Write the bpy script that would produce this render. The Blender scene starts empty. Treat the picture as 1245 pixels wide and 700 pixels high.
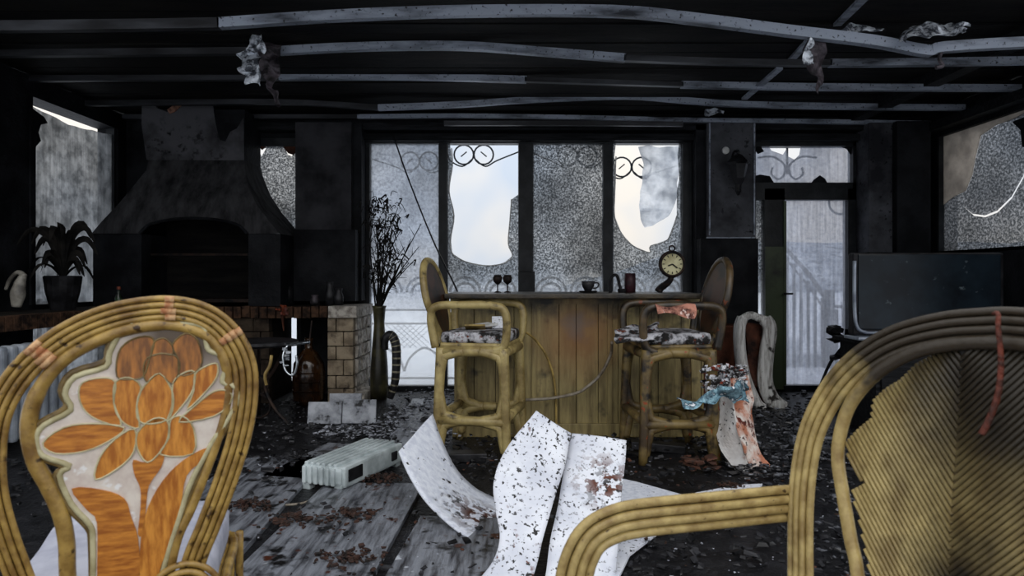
import bpy, bmesh, math, random
from mathutils import Vector, Matrix, noise
random.seed(7)
SC = bpy.context.scene
COL = SC.collection
R = math.radians
# ------------------------------------------------------------------ camera, sky, exposure
H, F, CX, HY = 1.1, 830.0, 622.5, 340.0            # eye height, focal length (px of 1245), horizon
cd = bpy.data.cameras.new('camera'); cam = bpy.data.objects.new('camera', cd); COL.objects.link(cam)
cam.location = (0, 0, H); cam.rotation_euler = (R(90), 0, 0)
cd.lens = 24; cd.sensor_width = 36; cd.shift_y = -10 / 1245
cd.clip_start = .05; cd.clip_end = 400
cd.dof.use_dof = True; cd.dof.focus_distance = 4.6; cd.dof.aperture_fstop = 6.3
SC.camera = cam
SC.view_settings.view_transform = 'Standard'; SC.view_settings.look = 'None'
SC.view_settings.gamma = 1; SC.view_settings.exposure = 0.0
SC.cycles.use_denoising = True
SC.cycles.max_bounces = 6; SC.cycles.diffuse_bounces = 3; SC.cycles.glossy_bounces = 3
SC.cycles.transparent_max_bounces = 16
SC.cycles.sample_clamp_indirect = 6

SKY = 1.0
w = bpy.data.worlds.new('overcast_sky'); SC.world = w; w.use_nodes = True
nt = w.node_tree; N = nt.nodes; L = nt.links
bg = N['Background']
tc = N.new('ShaderNodeTexCoord'); sp = N.new('ShaderNodeSeparateXYZ'); L.new(tc.outputs['Generated'], sp.inputs[0])
mx = N.new('ShaderNodeMath'); mx.operation = 'MAXIMUM'; mx.inputs[1].default_value = 0; L.new(sp.outputs[2], mx.inputs[0])
ma = N.new('ShaderNodeMath'); ma.operation = 'MULTIPLY_ADD'; ma.inputs[1].default_value = 0.8 * SKY; ma.inputs[2].default_value = 0.92 * SKY
L.new(mx.outputs[0], ma.inputs[0]); L.new(ma.outputs[0], bg.inputs['Strength'])
nz = N.new('ShaderNodeTexNoise'); nz.inputs['Scale'].default_value = 5.5; nz.inputs['Detail'].default_value = 3
L.new(tc.outputs['Generated'], nz.inputs['Vector'])
cr = N.new('ShaderNodeValToRGB'); L.new(nz.outputs[0], cr.inputs[0])
cr.color_ramp.elements[0].position = .36; cr.color_ramp.elements[0].color = (.66, .75, .88, 1)
cr.color_ramp.elements[1].position = .62; cr.color_ramp.elements[1].color = (.98, .93, .86, 1)
L.new(cr.outputs[0], bg.inputs['Color'])
sd = bpy.data.lights.new('sun', 'SUN'); so = bpy.data.objects.new('sun', sd); COL.objects.link(so)
sd.energy = 0.5; sd.angle = R(35); sd.color = (1, .97, .93)
so.rotation_euler = (R(52), 0, R(14))               # hazy sun behind the camera, a little left

# ------------------------------------------------------------------ helpers
def S(r, g, b):
    f = lambda c: c / 12.92 if c <= .04045 else ((c + .055) / 1.055) ** 2.4
    return (f(r / 255), f(g / 255), f(b / 255), 1)
def P(px, py, d): return Vector(((px - CX) / F * d, d, H - (py - HY) / F * d))
def floor_d(py): return F * H / (py - HY)
def RP(px, py, p0, n):                              # point of a real plane met by a sight line
    v = Vector(((px - CX) / F, 1, -(py - HY) / F)); o = Vector((0, 0, H))
    return o + v * ((p0 - o).dot(n) / v.dot(n))
def smooth(pts, k=6, closed=False):
    pts = [Vector(p) for p in pts]; n = len(pts)
    if n < 3: return pts
    out = []
    rng = n if closed else n - 1
    for i in range(rng):
        g = (lambda j: pts[j % n]) if closed else (lambda j: pts[max(0, min(n - 1, j))])
        a, b, c, d = g(i - 1), g(i), g(i + 1), g(i + 2)
        for s in range(k):
            t = s / k
            out.append(.5 * ((2 * b) + (c - a) * t + (2 * a - 5 * b + 4 * c - d) * t * t + (3 * b - a - 3 * c + d) * t ** 3))
    if not closed: out.append(pts[-1])
    return out

class MB:
    def __init__(s): s.bm = bmesh.new()
    def box(s, c, size, rot=None, bevel=0):
        m = Matrix.Translation(Vector(c))
        if rot is not None: m = m @ (rot if isinstance(rot, Matrix) else Matrix.Rotation(rot, 4, 'Z'))
        m = m @ Matrix.Diagonal((size[0], size[1], size[2], 1))
        r = bmesh.ops.create_cube(s.bm, size=1, matrix=m)
        if bevel:
            es = list({e for v in r['verts'] for e in v.link_edges})
            bmesh.ops.bevel(s.bm, geom=es, offset=bevel, segments=2, affect='EDGES', profile=.6)
        return s
    def b2(s, x0, x1, y0, y1, z0, z1, bevel=0):
        return s.box(((x0 + x1) / 2, (y0 + y1) / 2, (z0 + z1) / 2), (abs(x1 - x0), abs(y1 - y0), abs(z1 - z0)), None, bevel)
    def tube(s, pts, r, seg=8, closed=False, cap=True, flat=None):
        pts = [Vector(p) for p in pts]; n = len(pts)
        rr = r if isinstance(r, (list, tuple)) else None
        t0 = (pts[1] - pts[0]).normalized()
        up = Vector((0, 0, 1)) if abs(t0.z) < .9 else Vector((0, 1, 0))
        nn = (up - t0 * up.dot(t0)).normalized()
        rings = []
        for i in range(n):
            if closed: t = (pts[(i + 1) % n] - pts[i - 1])
            else: t = pts[min(n - 1, i + 1)] - pts[max(0, i - 1)]
            t = t.normalized() if t.length > 1e-9 else t0
            nn = nn - t * nn.dot(t)
            nn = nn.normalized() if nn.length > 1e-6 else t.orthogonal().normalized()
            b = t.cross(nn)
            if rr: q = rr[0] + (rr[-1] - rr[0]) * i / (n - 1) if len(rr) == 2 else rr[min(i, len(rr) - 1)]
            else: q = r
            ring = []
            for k in range(seg):
                a = 2 * math.pi * k / seg + (math.pi / seg)
                ca, sa = math.cos(a), math.sin(a)
                if flat: ca *= flat[0]; sa *= flat[1]
                ring.append(s.bm.verts.new(pts[i] + nn * (ca * q) + b * (sa * q)))
            rings.append(ring)
        m = n if closed else n - 1
        for i in range(m):
            A, B = rings[i], rings[(i + 1) % n]
            for k in range(seg):
                s.bm.faces.new((A[k], A[(k + 1) % seg], B[(k + 1) % seg], B[k]))
        if cap and not closed:
            s.bm.faces.new(rings[0][::-1]); s.bm.faces.new(rings[-1])
        return s
    def lathe(s, prof, c, seg=20, mat=None):
        c = Vector(c); rings = []
        for (r, z) in prof:
            rings.append([s.bm.verts.new((mat @ Vector((r * math.cos(2 * math.pi * k / seg), r * math.sin(2 * math.pi * k / seg), z)) if mat else
                         Vector((r * math.cos(2 * math.pi * k / seg), r * math.sin(2 * math.pi * k / seg), z))) + c) for k in range(seg)])
        for A, B in zip(rings, rings[1:]):
            for k in range(seg): s.bm.faces.new((A[k], A[(k + 1) % seg], B[(k + 1) % seg], B[k]))
        s.bm.faces.new(rings[0][::-1]); s.bm.faces.new(rings[-1])
        return s
    def prism(s, pts, off):                         # planar outline pushed along off
        off = Vector(off); A = [s.bm.verts.new(Vector(p)) for p in pts]; B = [s.bm.verts.new(Vector(p) + off) for p in pts]
        n = len(A)
        fs = [s.bm.faces.new(A[::-1]), s.bm.faces.new(B)]
        for k in range(n): s.bm.faces.new((A[k], A[(k + 1) % n], B[(k + 1) % n], B[k]))
        for f in fs: f.normal_update()
        bmesh.ops.triangulate(s.bm, faces=fs, ngon_method='EAR_CLIP')
        return s
    def grid(s, P2):
        V = [[s.bm.verts.new(p) for p in row] for row in P2]
        for i in range(len(V) - 1):
            for j in range(len(V[0]) - 1):
                s.bm.faces.new((V[i][j], V[i][j + 1], V[i + 1][j + 1], V[i + 1][j]))
        return s
    def chunk(s, c, size, flat=1.0):
        r = bmesh.ops.create_icosphere(s.bm, subdivisions=1, radius=1) if size > .06 else bmesh.ops.create_cube(s.bm, size=1.5)
        m = Matrix.Translation(Vector(c)) @ Matrix.Rotation(random.uniform(0, 6.3), 4, 'Z') @ Matrix.Rotation(random.uniform(-.4, .4), 4, 'X') @ \
            Matrix.Diagonal((size * random.uniform(.5, 1.6), size * random.uniform(.4, 1), size * random.uniform(.3, .8) * flat, 1))
        for v in r['verts']:
            v.co = m @ (v.co * random.uniform(.6, 1.2))
        return s
    def build(s, name, mat, parent=None, smooth_=False, kind=None, label=None, solid=0):
        bmesh.ops.recalc_face_normals(s.bm, faces=s.bm.faces)
        me = bpy.data.meshes.new(name); s.bm.to_mesh(me); s.bm.free()
        if smooth_:
            for p in me.polygons: p.use_smooth = True
        me.materials.append(mat)
        o = bpy.data.objects.new(name, me); COL.objects.link(o)
        if parent: attach(o, parent)
        if kind: o['kind'] = kind
        if label: o['label'] = label
        if solid:
            md = o.modifiers.new('thickness', 'SOLIDIFY'); md.thickness = solid; md.offset = 0
        return o
def attach(o, parent):
    o.parent = parent
    if parent.parent: o.matrix_parent_inverse = Matrix.Identity(4); return   # parts keep world coordinates
    m = parent
    M_ = Matrix.Identity(4)
    while m:
        M_ = Matrix.LocRotScale(m.location, m.rotation_euler, m.scale) @ M_
        m = m.parent
    o.matrix_parent_inverse = M_.inverted()
def thing(name, label, cat, loc, group=None):
    o = bpy.data.objects.new(name, None); COL.objects.link(o); o.location = loc; o.empty_display_size = .05
    o['label'] = label; o['category'] = cat
    if group: o['group'] = group
    return o
def tag(o, label, cat, group=None, kind=None):
    o['label'] = label; o['category'] = cat
    if group: o['group'] = group
    if kind: o['kind'] = kind
    return o
def struct(o): o['kind'] = 'structure'; return o
def at_base(o, base):                               # origin of a one-mesh thing moved to its base
    b = Vector(base); o.data.transform(Matrix.Translation(-b)); o.location = b; return o

# ------------------------------------------------------------------ materials (all procedural)
def newmat(name):
    m = bpy.data.materials.new(name); m.use_nodes = True
    return m, m.node_tree.nodes, m.node_tree.links
def nnoise(N, L, vec, scale, detail=4, rough=.6):
    n = N.new('ShaderNodeTexNoise'); n.inputs['Scale'].default_value = scale; n.inputs['Detail'].default_value = detail
    n.inputs['Roughness'].default_value = rough; L.new(vec, n.inputs['Vector']); return n.outputs[0]
def nramp(N, L, fac, a, b, c0=(0, 0, 0, 1), c1=(1, 1, 1, 1)):
    r = N.new('ShaderNodeValToRGB'); e = r.color_ramp.elements
    e[0].position = a; e[1].position = b; e[0].color = c0; e[1].color = c1
    L.new(fac, r.inputs[0]); return r.outputs[0]
def nmix(N, L, fac, a, b):
    m = N.new('ShaderNodeMix'); m.data_type = 'RGBA'
    for sock, v in ((m.inputs[0], fac), (m.inputs[6], a), (m.inputs[7], b)):
        if hasattr(v, 'is_linked'): L.new(v, sock)
        else: sock.default_value = v
    return m.outputs[2]
def M(name, c1, c2=None, scale=6, rng=(.4, .62), rough=.65, metal=0, bump=0, bscale=40, stretch=(1, 1, 1),
      specks=(), char=(), char_col=(.012, .010, .009, 1), char_noise=.25, spec=.5):
    m, N, L = newmat(name); b = N['Principled BSDF']
    tc = N.new('ShaderNodeTexCoord'); mp = N.new('ShaderNodeMapping'); mp.inputs['Scale'].default_value = stretch
    geo = N.new('ShaderNodeNewGeometry')
    L.new(geo.outputs['Position'], mp.inputs[0]); v = mp.outputs[0]
    col = c1
    if c2 is not None: col = nmix(N, L, nramp(N, L, nnoise(N, L, v, scale), *rng), c1, c2)
    for (sc, lo, hi, colr, cl) in specks:             # scale, thresholds, colour, cluster (scale, lo, hi) or None
        f = nramp(N, L, nnoise(N, L, geo.outputs['Position'], sc, 3, .55), lo, hi)
        if cl:
            if hasattr(cl[0], 'x'):                       # a patch round a point
                vd = N.new('ShaderNodeVectorMath'); vd.operation = 'DISTANCE'; L.new(geo.outputs['Position'], vd.inputs[0]); vd.inputs[1].default_value = cl[0]
                g = nramp(N, L, vd.outputs['Value'], cl[1], cl[2], (1, 1, 1, 1), (0, 0, 0, 1))
            else: g = nramp(N, L, nnoise(N, L, geo.outputs['Position'], cl[0], 2), cl[1], cl[2])
            mu = N.new('ShaderNodeMath'); mu.operation = 'MULTIPLY'; L.new(f, mu.inputs[0]); L.new(g, mu.inputs[1]); f = mu.outputs[0]
        col = nmix(N, L, f, col, colr)
    for (pt, r0, r1, *cc_) in char:                         # scorched patches: centre, fully black radius, clean radius
        vd = N.new('ShaderNodeVectorMath'); vd.operation = 'DISTANCE'; L.new(geo.outputs['Position'], vd.inputs[0]); vd.inputs[1].default_value = pt
        nn = nnoise(N, L, geo.outputs['Position'], 9, 4)
        ad = N.new('ShaderNodeMath'); ad.operation = 'MULTIPLY_ADD'; L.new(nn, ad.inputs[0]); ad.inputs[1].default_value = char_noise; L.new(vd.outputs['Value'], ad.inputs[2])
        mr = N.new('ShaderNodeMapRange'); L.new(ad.outputs[0], mr.inputs[0])
        mr.inputs[1].default_value = r0 + char_noise * .5; mr.inputs[2].default_value = r1 + char_noise * .5; mr.inputs[3].default_value = 1; mr.inputs[4].default_value = 0
        col = nmix(N, L, mr.outputs[0], col, cc_[0] if cc_ else char_col)
    if hasattr(col, 'is_linked'): L.new(col, b.inputs['Base Color'])
    else: b.inputs['Base Color'].default_value = col
    b.inputs['Roughness'].default_value = rough; b.inputs['Metallic'].default_value = metal
    b.inputs['Specular IOR Level'].default_value = spec
    if bump:
        bp = N.new('ShaderNodeBump'); bp.inputs['Strength'].default_value = bump; bp.inputs['Distance'].default_value = .02
        L.new(nnoise(N, L, v, bscale, 5), bp.inputs['Height']); L.new(bp.outputs[0], b.inputs['Normal'])
    return m
def glass(name, clear, soot, scale=55, rng=(.40, .60), cloud=(1.6, .35, .65, .5), z_clear=None, haze=.4, streak=0):
    """sooty pane: tinted see-through glass with a milky scattering film; cloud = scale, lo, hi, darkest multiplier"""
    m, N, L = newmat(name); N.remove(N['Principled BSDF']); out = N['Material Output']
    geo = N.new('ShaderNodeNewGeometry'); pos = geo.outputs['Position']
    f = nramp(N, L, nnoise(N, L, pos, scale, 4, .72), *rng)
    col = nmix(N, L, f, soot, clear)
    k = cloud[3]
    g = nramp(N, L, nnoise(N, L, pos, cloud[0], 3), cloud[1], cloud[2], (k, k, k, 1), (1, 1, 1, 1))
    mu = N.new('ShaderNodeMix'); mu.data_type = 'RGBA'; mu.blend_type = 'MULTIPLY'; mu.inputs[0].default_value = 1
    L.new(col, mu.inputs[6]); L.new(g, mu.inputs[7]); col = mu.outputs[2]
    if streak:
        mp = N.new('ShaderNodeMapping'); mp.inputs['Scale'].default_value = (40, 40, 2.0); L.new(pos, mp.inputs[0])
        h = nramp(N, L, nnoise(N, L, mp.outputs[0], 1, 3), .35, .65, (1 - streak,) * 3 + (1,), (1, 1, 1, 1))
        m2 = N.new('ShaderNodeMix'); m2.data_type = 'RGBA'; m2.blend_type = 'MULTIPLY'; m2.inputs[0].default_value = 1
        L.new(col, m2.inputs[6]); L.new(h, m2.inputs[7]); col = m2.outputs[2]
    if z_clear:
        sp = N.new('ShaderNodeSeparateXYZ'); L.new(pos, sp.inputs[0])
        ad = N.new('ShaderNodeMath'); ad.operation = 'MULTIPLY_ADD'; L.new(nnoise(N, L, pos, 14, 4), ad.inputs[0]); ad.inputs[1].default_value = .3; L.new(sp.outputs[2], ad.inputs[2])
        mr = N.new('ShaderNodeMapRange'); L.new(ad.outputs[0], mr.inputs[0]); mr.inputs[1].default_value = z_clear[0]; mr.inputs[2].default_value = z_clear[1]
        col = nmix(N, L, mr.outputs[0], (.93, .96, .99, 1), col)
    gm = N.new('ShaderNodeGamma'); gm.inputs[1].default_value = .5; L.new(col, gm.inputs[0]); col = gm.outputs[0]   # a pane has two faces
    tr = N.new('ShaderNodeBsdfTransparent'); tl = N.new('ShaderNodeBsdfTranslucent'); gl = N.new('ShaderNodeBsdfGlossy')
    L.new(col, tr.inputs[0]); L.new(col, tl.inputs[0]); gl.inputs['Roughness'].default_value = .3; gl.inputs[0].default_value = (.7, .75, .8, 1)
    a = N.new('ShaderNodeMixShader'); a.inputs[0].default_value = haze; L.new(tr.outputs[0], a.inputs[1]); L.new(tl.outputs[0], a.inputs[2])
    b = N.new('ShaderNodeMixShader'); b.inputs[0].default_value = .03; L.new(a.outputs[0], b.inputs[1]); L.new(gl.outputs[0], b.inputs[2])
    L.new(b.outputs[0], out.inputs[0]); return m

BLK = (.006, .006, .007, 1)
m_soot = M('sooted plaster', spec=.12, c1=(.004, .0045, .006, 1), c2=(.016, .017, .02, 1), scale=3, rough=.6, bump=.5, bscale=30)
m_soot2 = M('black sooted timber', spec=.12, c1=(.004, .005, .006, 1), c2=(.018, .019, .022, 1), scale=6, rough=.55, bump=.5, bscale=20, stretch=(.6, 6, 6))
m_grey = M('smoke grey plaster', spec=.12, c1=(.10, .10, .11, 1), c2=(.02, .02, .022, 1), scale=2.6, rng=(.42, .66), rough=.75, bump=.3, bscale=25,
           specks=((16, .56, .7, (.008, .008, .009, 1), (2, .4, .6)),))
m_pil = M('smoke stained pilaster plaster', spec=.12, c1=(.095, .098, .11, 1), c2=(.02, .02, .024, 1), scale=2.4, rng=(.35, .62), rough=.6, bump=.25, specks=((22, .58, .66, BLK, (3, .4, .6)),))
m_pil2 = M('dark smoked pilaster plaster', spec=.12, c1=(.048, .048, .054, 1), c2=(.012, .012, .014, 1), scale=2.6, rng=(.4, .66), rough=.7, bump=.3)
m_brkedge = M('torn brick edge', S(150, 110, 90), S(70, 40, 30), 30, rough=.9)
m_hood = M('sooted hood render', spec=.12, c1=(.062, .062, .066, 1), c2=(.012, .012, .013, 1), scale=3.5, rng=(.38, .68), rough=.8, bump=.4, bscale=22, stretch=(2.5, 2.5, .7))
m_frame = M('blackened window frame', (.006, .007, .009, 1), (.020, .023, .026, 1), 5, rough=.4, bump=.15, spec=.25)
m_green = M('green painted door frame', S(66, 78, 54), S(26, 30, 24), 4, (.5, .75), rough=.45)
m_floor = M('burnt wet floor', spec=.25, c1=(.005, .005, .006, 1), c2=(.022, .022, .025, 1), scale=6, rng=(.4, .75), rough=.34, bump=.9, bscale=30,
            specks=((60, .62, .68, (.16, .17, .19, 1), (2.2, .5, .7)),))
m_ceil = M('charred ceiling boards', spec=.12, c1=(.003, .003, .004, 1), c2=(.012, .011, .010, 1), scale=4, rough=.7, bump=.5, stretch=(.5, 3, 3))
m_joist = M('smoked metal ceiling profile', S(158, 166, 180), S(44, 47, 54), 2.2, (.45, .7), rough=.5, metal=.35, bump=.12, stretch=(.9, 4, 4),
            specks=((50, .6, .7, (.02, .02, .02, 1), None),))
m_joist_d = M('dark metal ceiling profile', (.06, .063, .072, 1), (.012, .012, .014, 1), 2.0, (.38, .62), rough=.5, metal=.3, stretch=(.9, 4, 4))  # darker grey for some stretches of the joists
m_rattan = M('rattan poles', S(184, 162, 104), S(136, 112, 64), 26, (.35, .65), rough=.42, bump=.15, bscale=60, specks=((70, .66, .72, S(70, 50, 24), None),))
m_rattan_l = M('ochre rattan poles', S(178, 146, 78), S(116, 86, 40), 22, (.35, .65), rough=.33, bump=.12, bscale=60, specks=((46, .62, .70, S(64, 44, 20), None),))
m_rattan_d = M('dark rattan poles', S(128, 106, 60), S(74, 56, 30), 22, (.35, .65), rough=.45)
m_groove = M('groove shade and bar carcass brown', S(46, 36, 20), S(26, 20, 12), 20, rough=.7)  # dark brown painted as shade between poles; also colours the bar carcass
m_wrap = M('peeled cane binding', S(205, 165, 120), S(160, 100, 60), 60, rough=.7)
m_petal = M('orange veneer', S(216, 146, 62), S(164, 96, 34), 10, (.35, .62), rough=.38, stretch=(9, 9, 1.6), bump=.06, bscale=20)
m_petal2 = M('orange veneer cut crosswise', S(208, 136, 56), S(156, 90, 34), 10, (.35, .62), rough=.38, stretch=(2, 2, 11), bump=.06, bscale=20)
m_petal_s = M('smoke darkened veneer', S(182, 118, 56), S(118, 76, 42), 10, (.35, .62), rough=.45, stretch=(9, 9, 1.6))
def pearl(c): return M('shell inlay', S(226, 216, 204), S(196, 178, 168), 24, (.35, .7), rough=.4, specks=((34, .62, .7, S(236, 234, 232), None),), char=((c, .05, .16, S(92, 78, 64)),), char_noise=.06)
m_pale = M('pale inlay rim', S(196, 188, 150), S(160, 150, 112), 20, rough=.5)
m_cush = M('pale lilac cushion cloth', S(186, 188, 200), S(150, 152, 168), 6, rough=.9, bump=.1, bscale=90)
m_stool = M('olive varnished cane', S(178, 160, 106), S(122, 104, 62), 9, (.35, .65), rough=.42, specks=((14, .6, .75, S(44, 34, 22), None),))
m_stool_b = M('sooted olive cane', S(128, 108, 62), S(62, 48, 30), 7, (.35, .62), rough=.45, specks=((14, .54, .68, S(22, 18, 14), None), (20, .64, .7, S(140, 60, 24), None)))
m_stool_c = M('blackened cane arms', S(84, 68, 44), S(30, 25, 20), 8, (.38, .6), rough=.4, specks=((18, .64, .7, S(110, 54, 28), None),))
m_stool_d = M('scorched brown cane back', S(70, 44, 30), S(22, 17, 15), 9, rough=.4)
m_seat = M('sooted seat cloth', S(190, 190, 196), S(24, 22, 22), 16, (.42, .56), rough=.9, bump=.6, bscale=40, specks=((30, .6, .68, S(96, 44, 26), None),))
m_bar = M('olive veneer of bar front', S(158, 142, 94), S(110, 96, 60), 5, (.35, .65), rough=.5, stretch=(5, 5, .6),
          char=((P(705, 405, 4.75), .03, .40, S(124, 82, 40)), (P(702, 398, 4.75), .0, .13, S(104, 92, 84)), (P(660, 356, 4.75), .06, .2), (P(740, 354, 4.75), .06, .2), (P(800, 352, 4.75), .1, .24), (P(590, 350, 4.75), .1, .22)), char_col=S(26, 23, 19), char_noise=.25,
          specks=((7, .58, .75, S(40, 36, 26), None),))
m_bartop = M('dark charred bar top', S(64, 54, 36), S(22, 20, 18), 5, rough=.4, bump=.3)
m_sheet = M('white sheet with soot flecks', S(232, 235, 243), S(206, 210, 222), 5, rough=.6,
            specks=((64, .59, .625, S(20, 18, 18), (3.2, .37, .54)), (26, .66, .69, S(20, 18, 18), (4, .45, .55)), (20, .65, .69, S(96, 48, 30), (4, .5, .6))))
m_sheet_r = M('white sheet with rust stain', S(232, 235, 243), S(206, 210, 222), 5, rough=.6,
            specks=((64, .59, .625, S(20, 18, 18), (3.2, .37, .54)), (22, .52, .57, S(92, 46, 28), (P(735, 590, 2.82), .05, .17)), (30, .55, .6, S(26, 20, 18), (P(740, 600, 2.8), .04, .16))))
m_sheet_c = M('clean white sheet', S(228, 232, 241), S(204, 209, 222), 5, rough=.6, stretch=(8, 8, 1),
            specks=((26, .66, .69, S(20, 18, 18), None), (22, .47, .53, S(74, 38, 24), (P(584, 632, 3.1), .06, .22)), (26, .56, .6, S(24, 20, 18), (P(575, 620, 3.1), .06, .24))))
m_case = M('grey white plastic', S(196, 206, 208), S(150, 160, 162), 5, rough=.45, specks=((9, .62, .7, S(30, 30, 30), (2, .45, .6)),))
m_board = M('grey laminate', S(128, 132, 140), S(40, 40, 45), 5, (.40, .66), rough=.32, stretch=(7, .8, 4), bump=.2,
            specks=((9, .55, .66, S(14, 13, 13), None), (14, .64, .7, S(190, 194, 202), (1.5, .5, .6)), (11, .65, .7, S(66, 34, 22), None)))
m_stone = M('tan stone', S(172, 156, 132), S(120, 106, 88), 8, rough=.85, bump=.5, specks=((12, .6, .75, S(50, 42, 36), None),))
m_stone_d = M('smoke browned stone', spec=.12, c1=S(70, 60, 50), c2=S(36, 30, 26), scale=6, rough=.85, bump=.5)
m_stone_w = M('pale stone and window-lit pier side', S(200, 194, 184), S(128, 120, 112), 18, rough=.85, bump=.7, bscale=30)  # pale blocks; on the pier side the paleness is painted window light
m_mortar = M('dark mortar', spec=.12, c1=S(40, 36, 32), c2=S(24, 22, 20), scale=12, rough=.9)
m_brick = M('sooted brick', spec=.12, c1=S(82, 60, 46), c2=S(34, 27, 24), scale=14, rough=.9, bump=.4)
m_char = M('charcoal debris', spec=.35, c1=(.006, .006, .007, 1), c2=(.03, .03, .034, 1), scale=12, rough=.45)
m_ash = M('pale ash flakes', S(172, 176, 186), S(96, 98, 106), 25, rough=.8)
m_rust = M('rust brown burnt bits', S(84, 48, 32), S(38, 24, 18), 20, rough=.8)
m_rust_d = M('dark rust crumbs', S(60, 36, 26), S(20, 15, 13), 26, (.42, .6), rough=.8)
m_foil = M('crumpled metal foil', S(228, 234, 242), S(84, 88, 96), 22, (.42, .56), rough=.25, metal=.35, bump=.6, bscale=30)
m_foil_d = M('sooted foil scrap', S(84, 76, 82), S(24, 22, 25), 14, rough=.5, metal=.3, bump=.5)
m_film = M('blue tinted film', S(150, 190, 205), S(40, 70, 86), 26, (.4, .6), rough=.25, metal=.3, bump=.7, specks=((26, .6, .66, S(235, 240, 245), None),))
m_tv = M('sooted screen glass', S(26, 36, 44), S(15, 20, 26), 3, rough=.22, spec=.22, specks=((14, .66, .74, S(84, 94, 100), None),))
m_silver = M('silver plastic', S(168, 178, 192), S(120, 128, 142), 6, rough=.35, metal=.2)
m_blackp = M('melted black plastic', spec=.12, c1=(.008, .008, .009, 1), c2=(.022, .022, .025, 1), scale=10, rough=.35)
m_iron = M('black wrought iron', spec=.12, c1=(.008, .008, .009, 1), c2=(.035, .022, .017, 1), scale=14, rough=.5, metal=.3)
m_grille = M('grey outdoor ironwork', S(64, 70, 78), S(90, 96, 104), 10, rough=.6)
m_snow = M('snow', (.80, .83, .88, 1), (.72, .76, .83, 1), 1.5, rough=.9, bump=.2, bscale=3)
m_hill = M('hazy snowy hillside', S(150, 158, 170), S(190, 197, 206), .25, rough=1, specks=((1.2, .55, .6, S(118, 124, 134), None),))
m_vase = M('olive glazed vase', S(84, 80, 52), S(40, 38, 28), 6, rough=.3)
m_twig = M('burnt twigs', spec=.12, c1=(.006, .006, .006, 1), c2=(.02, .018, .016, 1), scale=10, rough=.8)
m_stripe = M('pale horn stripe', S(170, 164, 140), S(110, 104, 86), 20, rough=.5)
m_amber = M('amber bottle glass', S(58, 36, 18), S(24, 15, 10), 8, rough=.12)
m_chrome = M('chrome', S(210, 216, 222), S(120, 126, 132), 8, rough=.15, metal=.95)
m_hose = M('grey rubber hose', S(150, 142, 128), S(92, 80, 66), 12, rough=.6)
m_yel = M('ochre cable', S(176, 150, 84), S(120, 98, 50), 12, rough=.5)
m_redm = M('melted red plastic', S(150, 66, 34), S(80, 34, 22), 16, rough=.5)
m_redstrip = M('rust red melted strip', S(112, 48, 28), S(62, 28, 16), 60, rough=.6, bump=.6, bscale=120)
m_maroon = M('dark maroon glaze', spec=.12, c1=S(58, 34, 40), c2=S(26, 20, 24), scale=9, rough=.3)
m_face = M('yellowed clock face', S(206, 200, 158), S(160, 152, 110), 9, rough=.5)
m_melt = M('melted white plastic', S(222, 222, 220), S(130, 124, 118), 7, (.45, .7), rough=.5, stretch=(6, 6, .8), bump=.5, bscale=12, specks=((10, .62, .7, S(40, 34, 30), None),))
m_brown = M('scorched reddish wood', spec=.12, c1=S(98, 58, 42), c2=S(34, 23, 20), scale=4, rough=.6, bump=.4)
m_rad = M('pale grey enamel', S(176, 184, 194), S(130, 138, 150), 4, rough=.4)
m_white = M('white plastic', S(225, 225, 222), S(180, 180, 178), 6, rough=.5)
m_swan = M('pale bone ceramic', S(170, 166, 156), S(100, 96, 90), 8, rough=.4)
m_curl = M('white panel with rust burn', S(226, 224, 222), S(186, 180, 176), 6, rough=.6,
           specks=((40, .63, .66, S(24, 20, 20), None), (9, .60, .66, S(120, 56, 34), None)))
m_curlr = M('rust burnt panel', S(186, 120, 92), S(226, 216, 208), 9, (.42, .6), rough=.7, specks=((16, .56, .62, S(96, 36, 22), None), (40, .62, .66, S(24, 20, 20), None)))
g_pale = glass('lightly sooted glass', (.62, .66, .72, 1), (.30, .32, .36, 1), 42, (.38, .6), (1.3, .3, .6, .55), (.80, 1.15), .35)
g_soot = glass('heavily sooted glass', (.80, .83, .86, 1), (.055, .06, .065, 1), 62, (.45, .63), (1.5, .38, .62, .38), (.86, 1.34), .25)
g_rem = glass('sooted glass remnant', (.70, .74, .78, 1), (.06, .065, .07, 1), 62, (.45, .62), (2, .35, .6, .6), (.86, 1.34), .25)
g_left = glass('grey streaked glass', (.42, .44, .46, 1), (.15, .16, .17, 1), 9, (.38, .62), (1.6, .35, .65, .6), None, .3, .45)
g_right = glass('beige smoked glass', (.42, .43, .45, 1), (.05, .055, .06, 1), 52, (.46, .60), (1.2, .4, .6, .6), None, .3)
g_beige = glass('beige smoke film', (.30, .265, .225, 1), (.13, .115, .10, 1), 3, (.35, .65), (1.6, .35, .65, .7), None, .6)
g_door = glass('frosted lilac glass', (.66, .69, .77, 1), (.42, .45, .53, 1), 30, (.36, .64), (1.2, .3, .6, .72), None, .3, .35)
g_film = glass('grey plastic film', (.92, .95, .99, 1), (.50, .54, .60, 1), 6, (.35, .65), (3, .35, .6, .6), None, .5)

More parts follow.
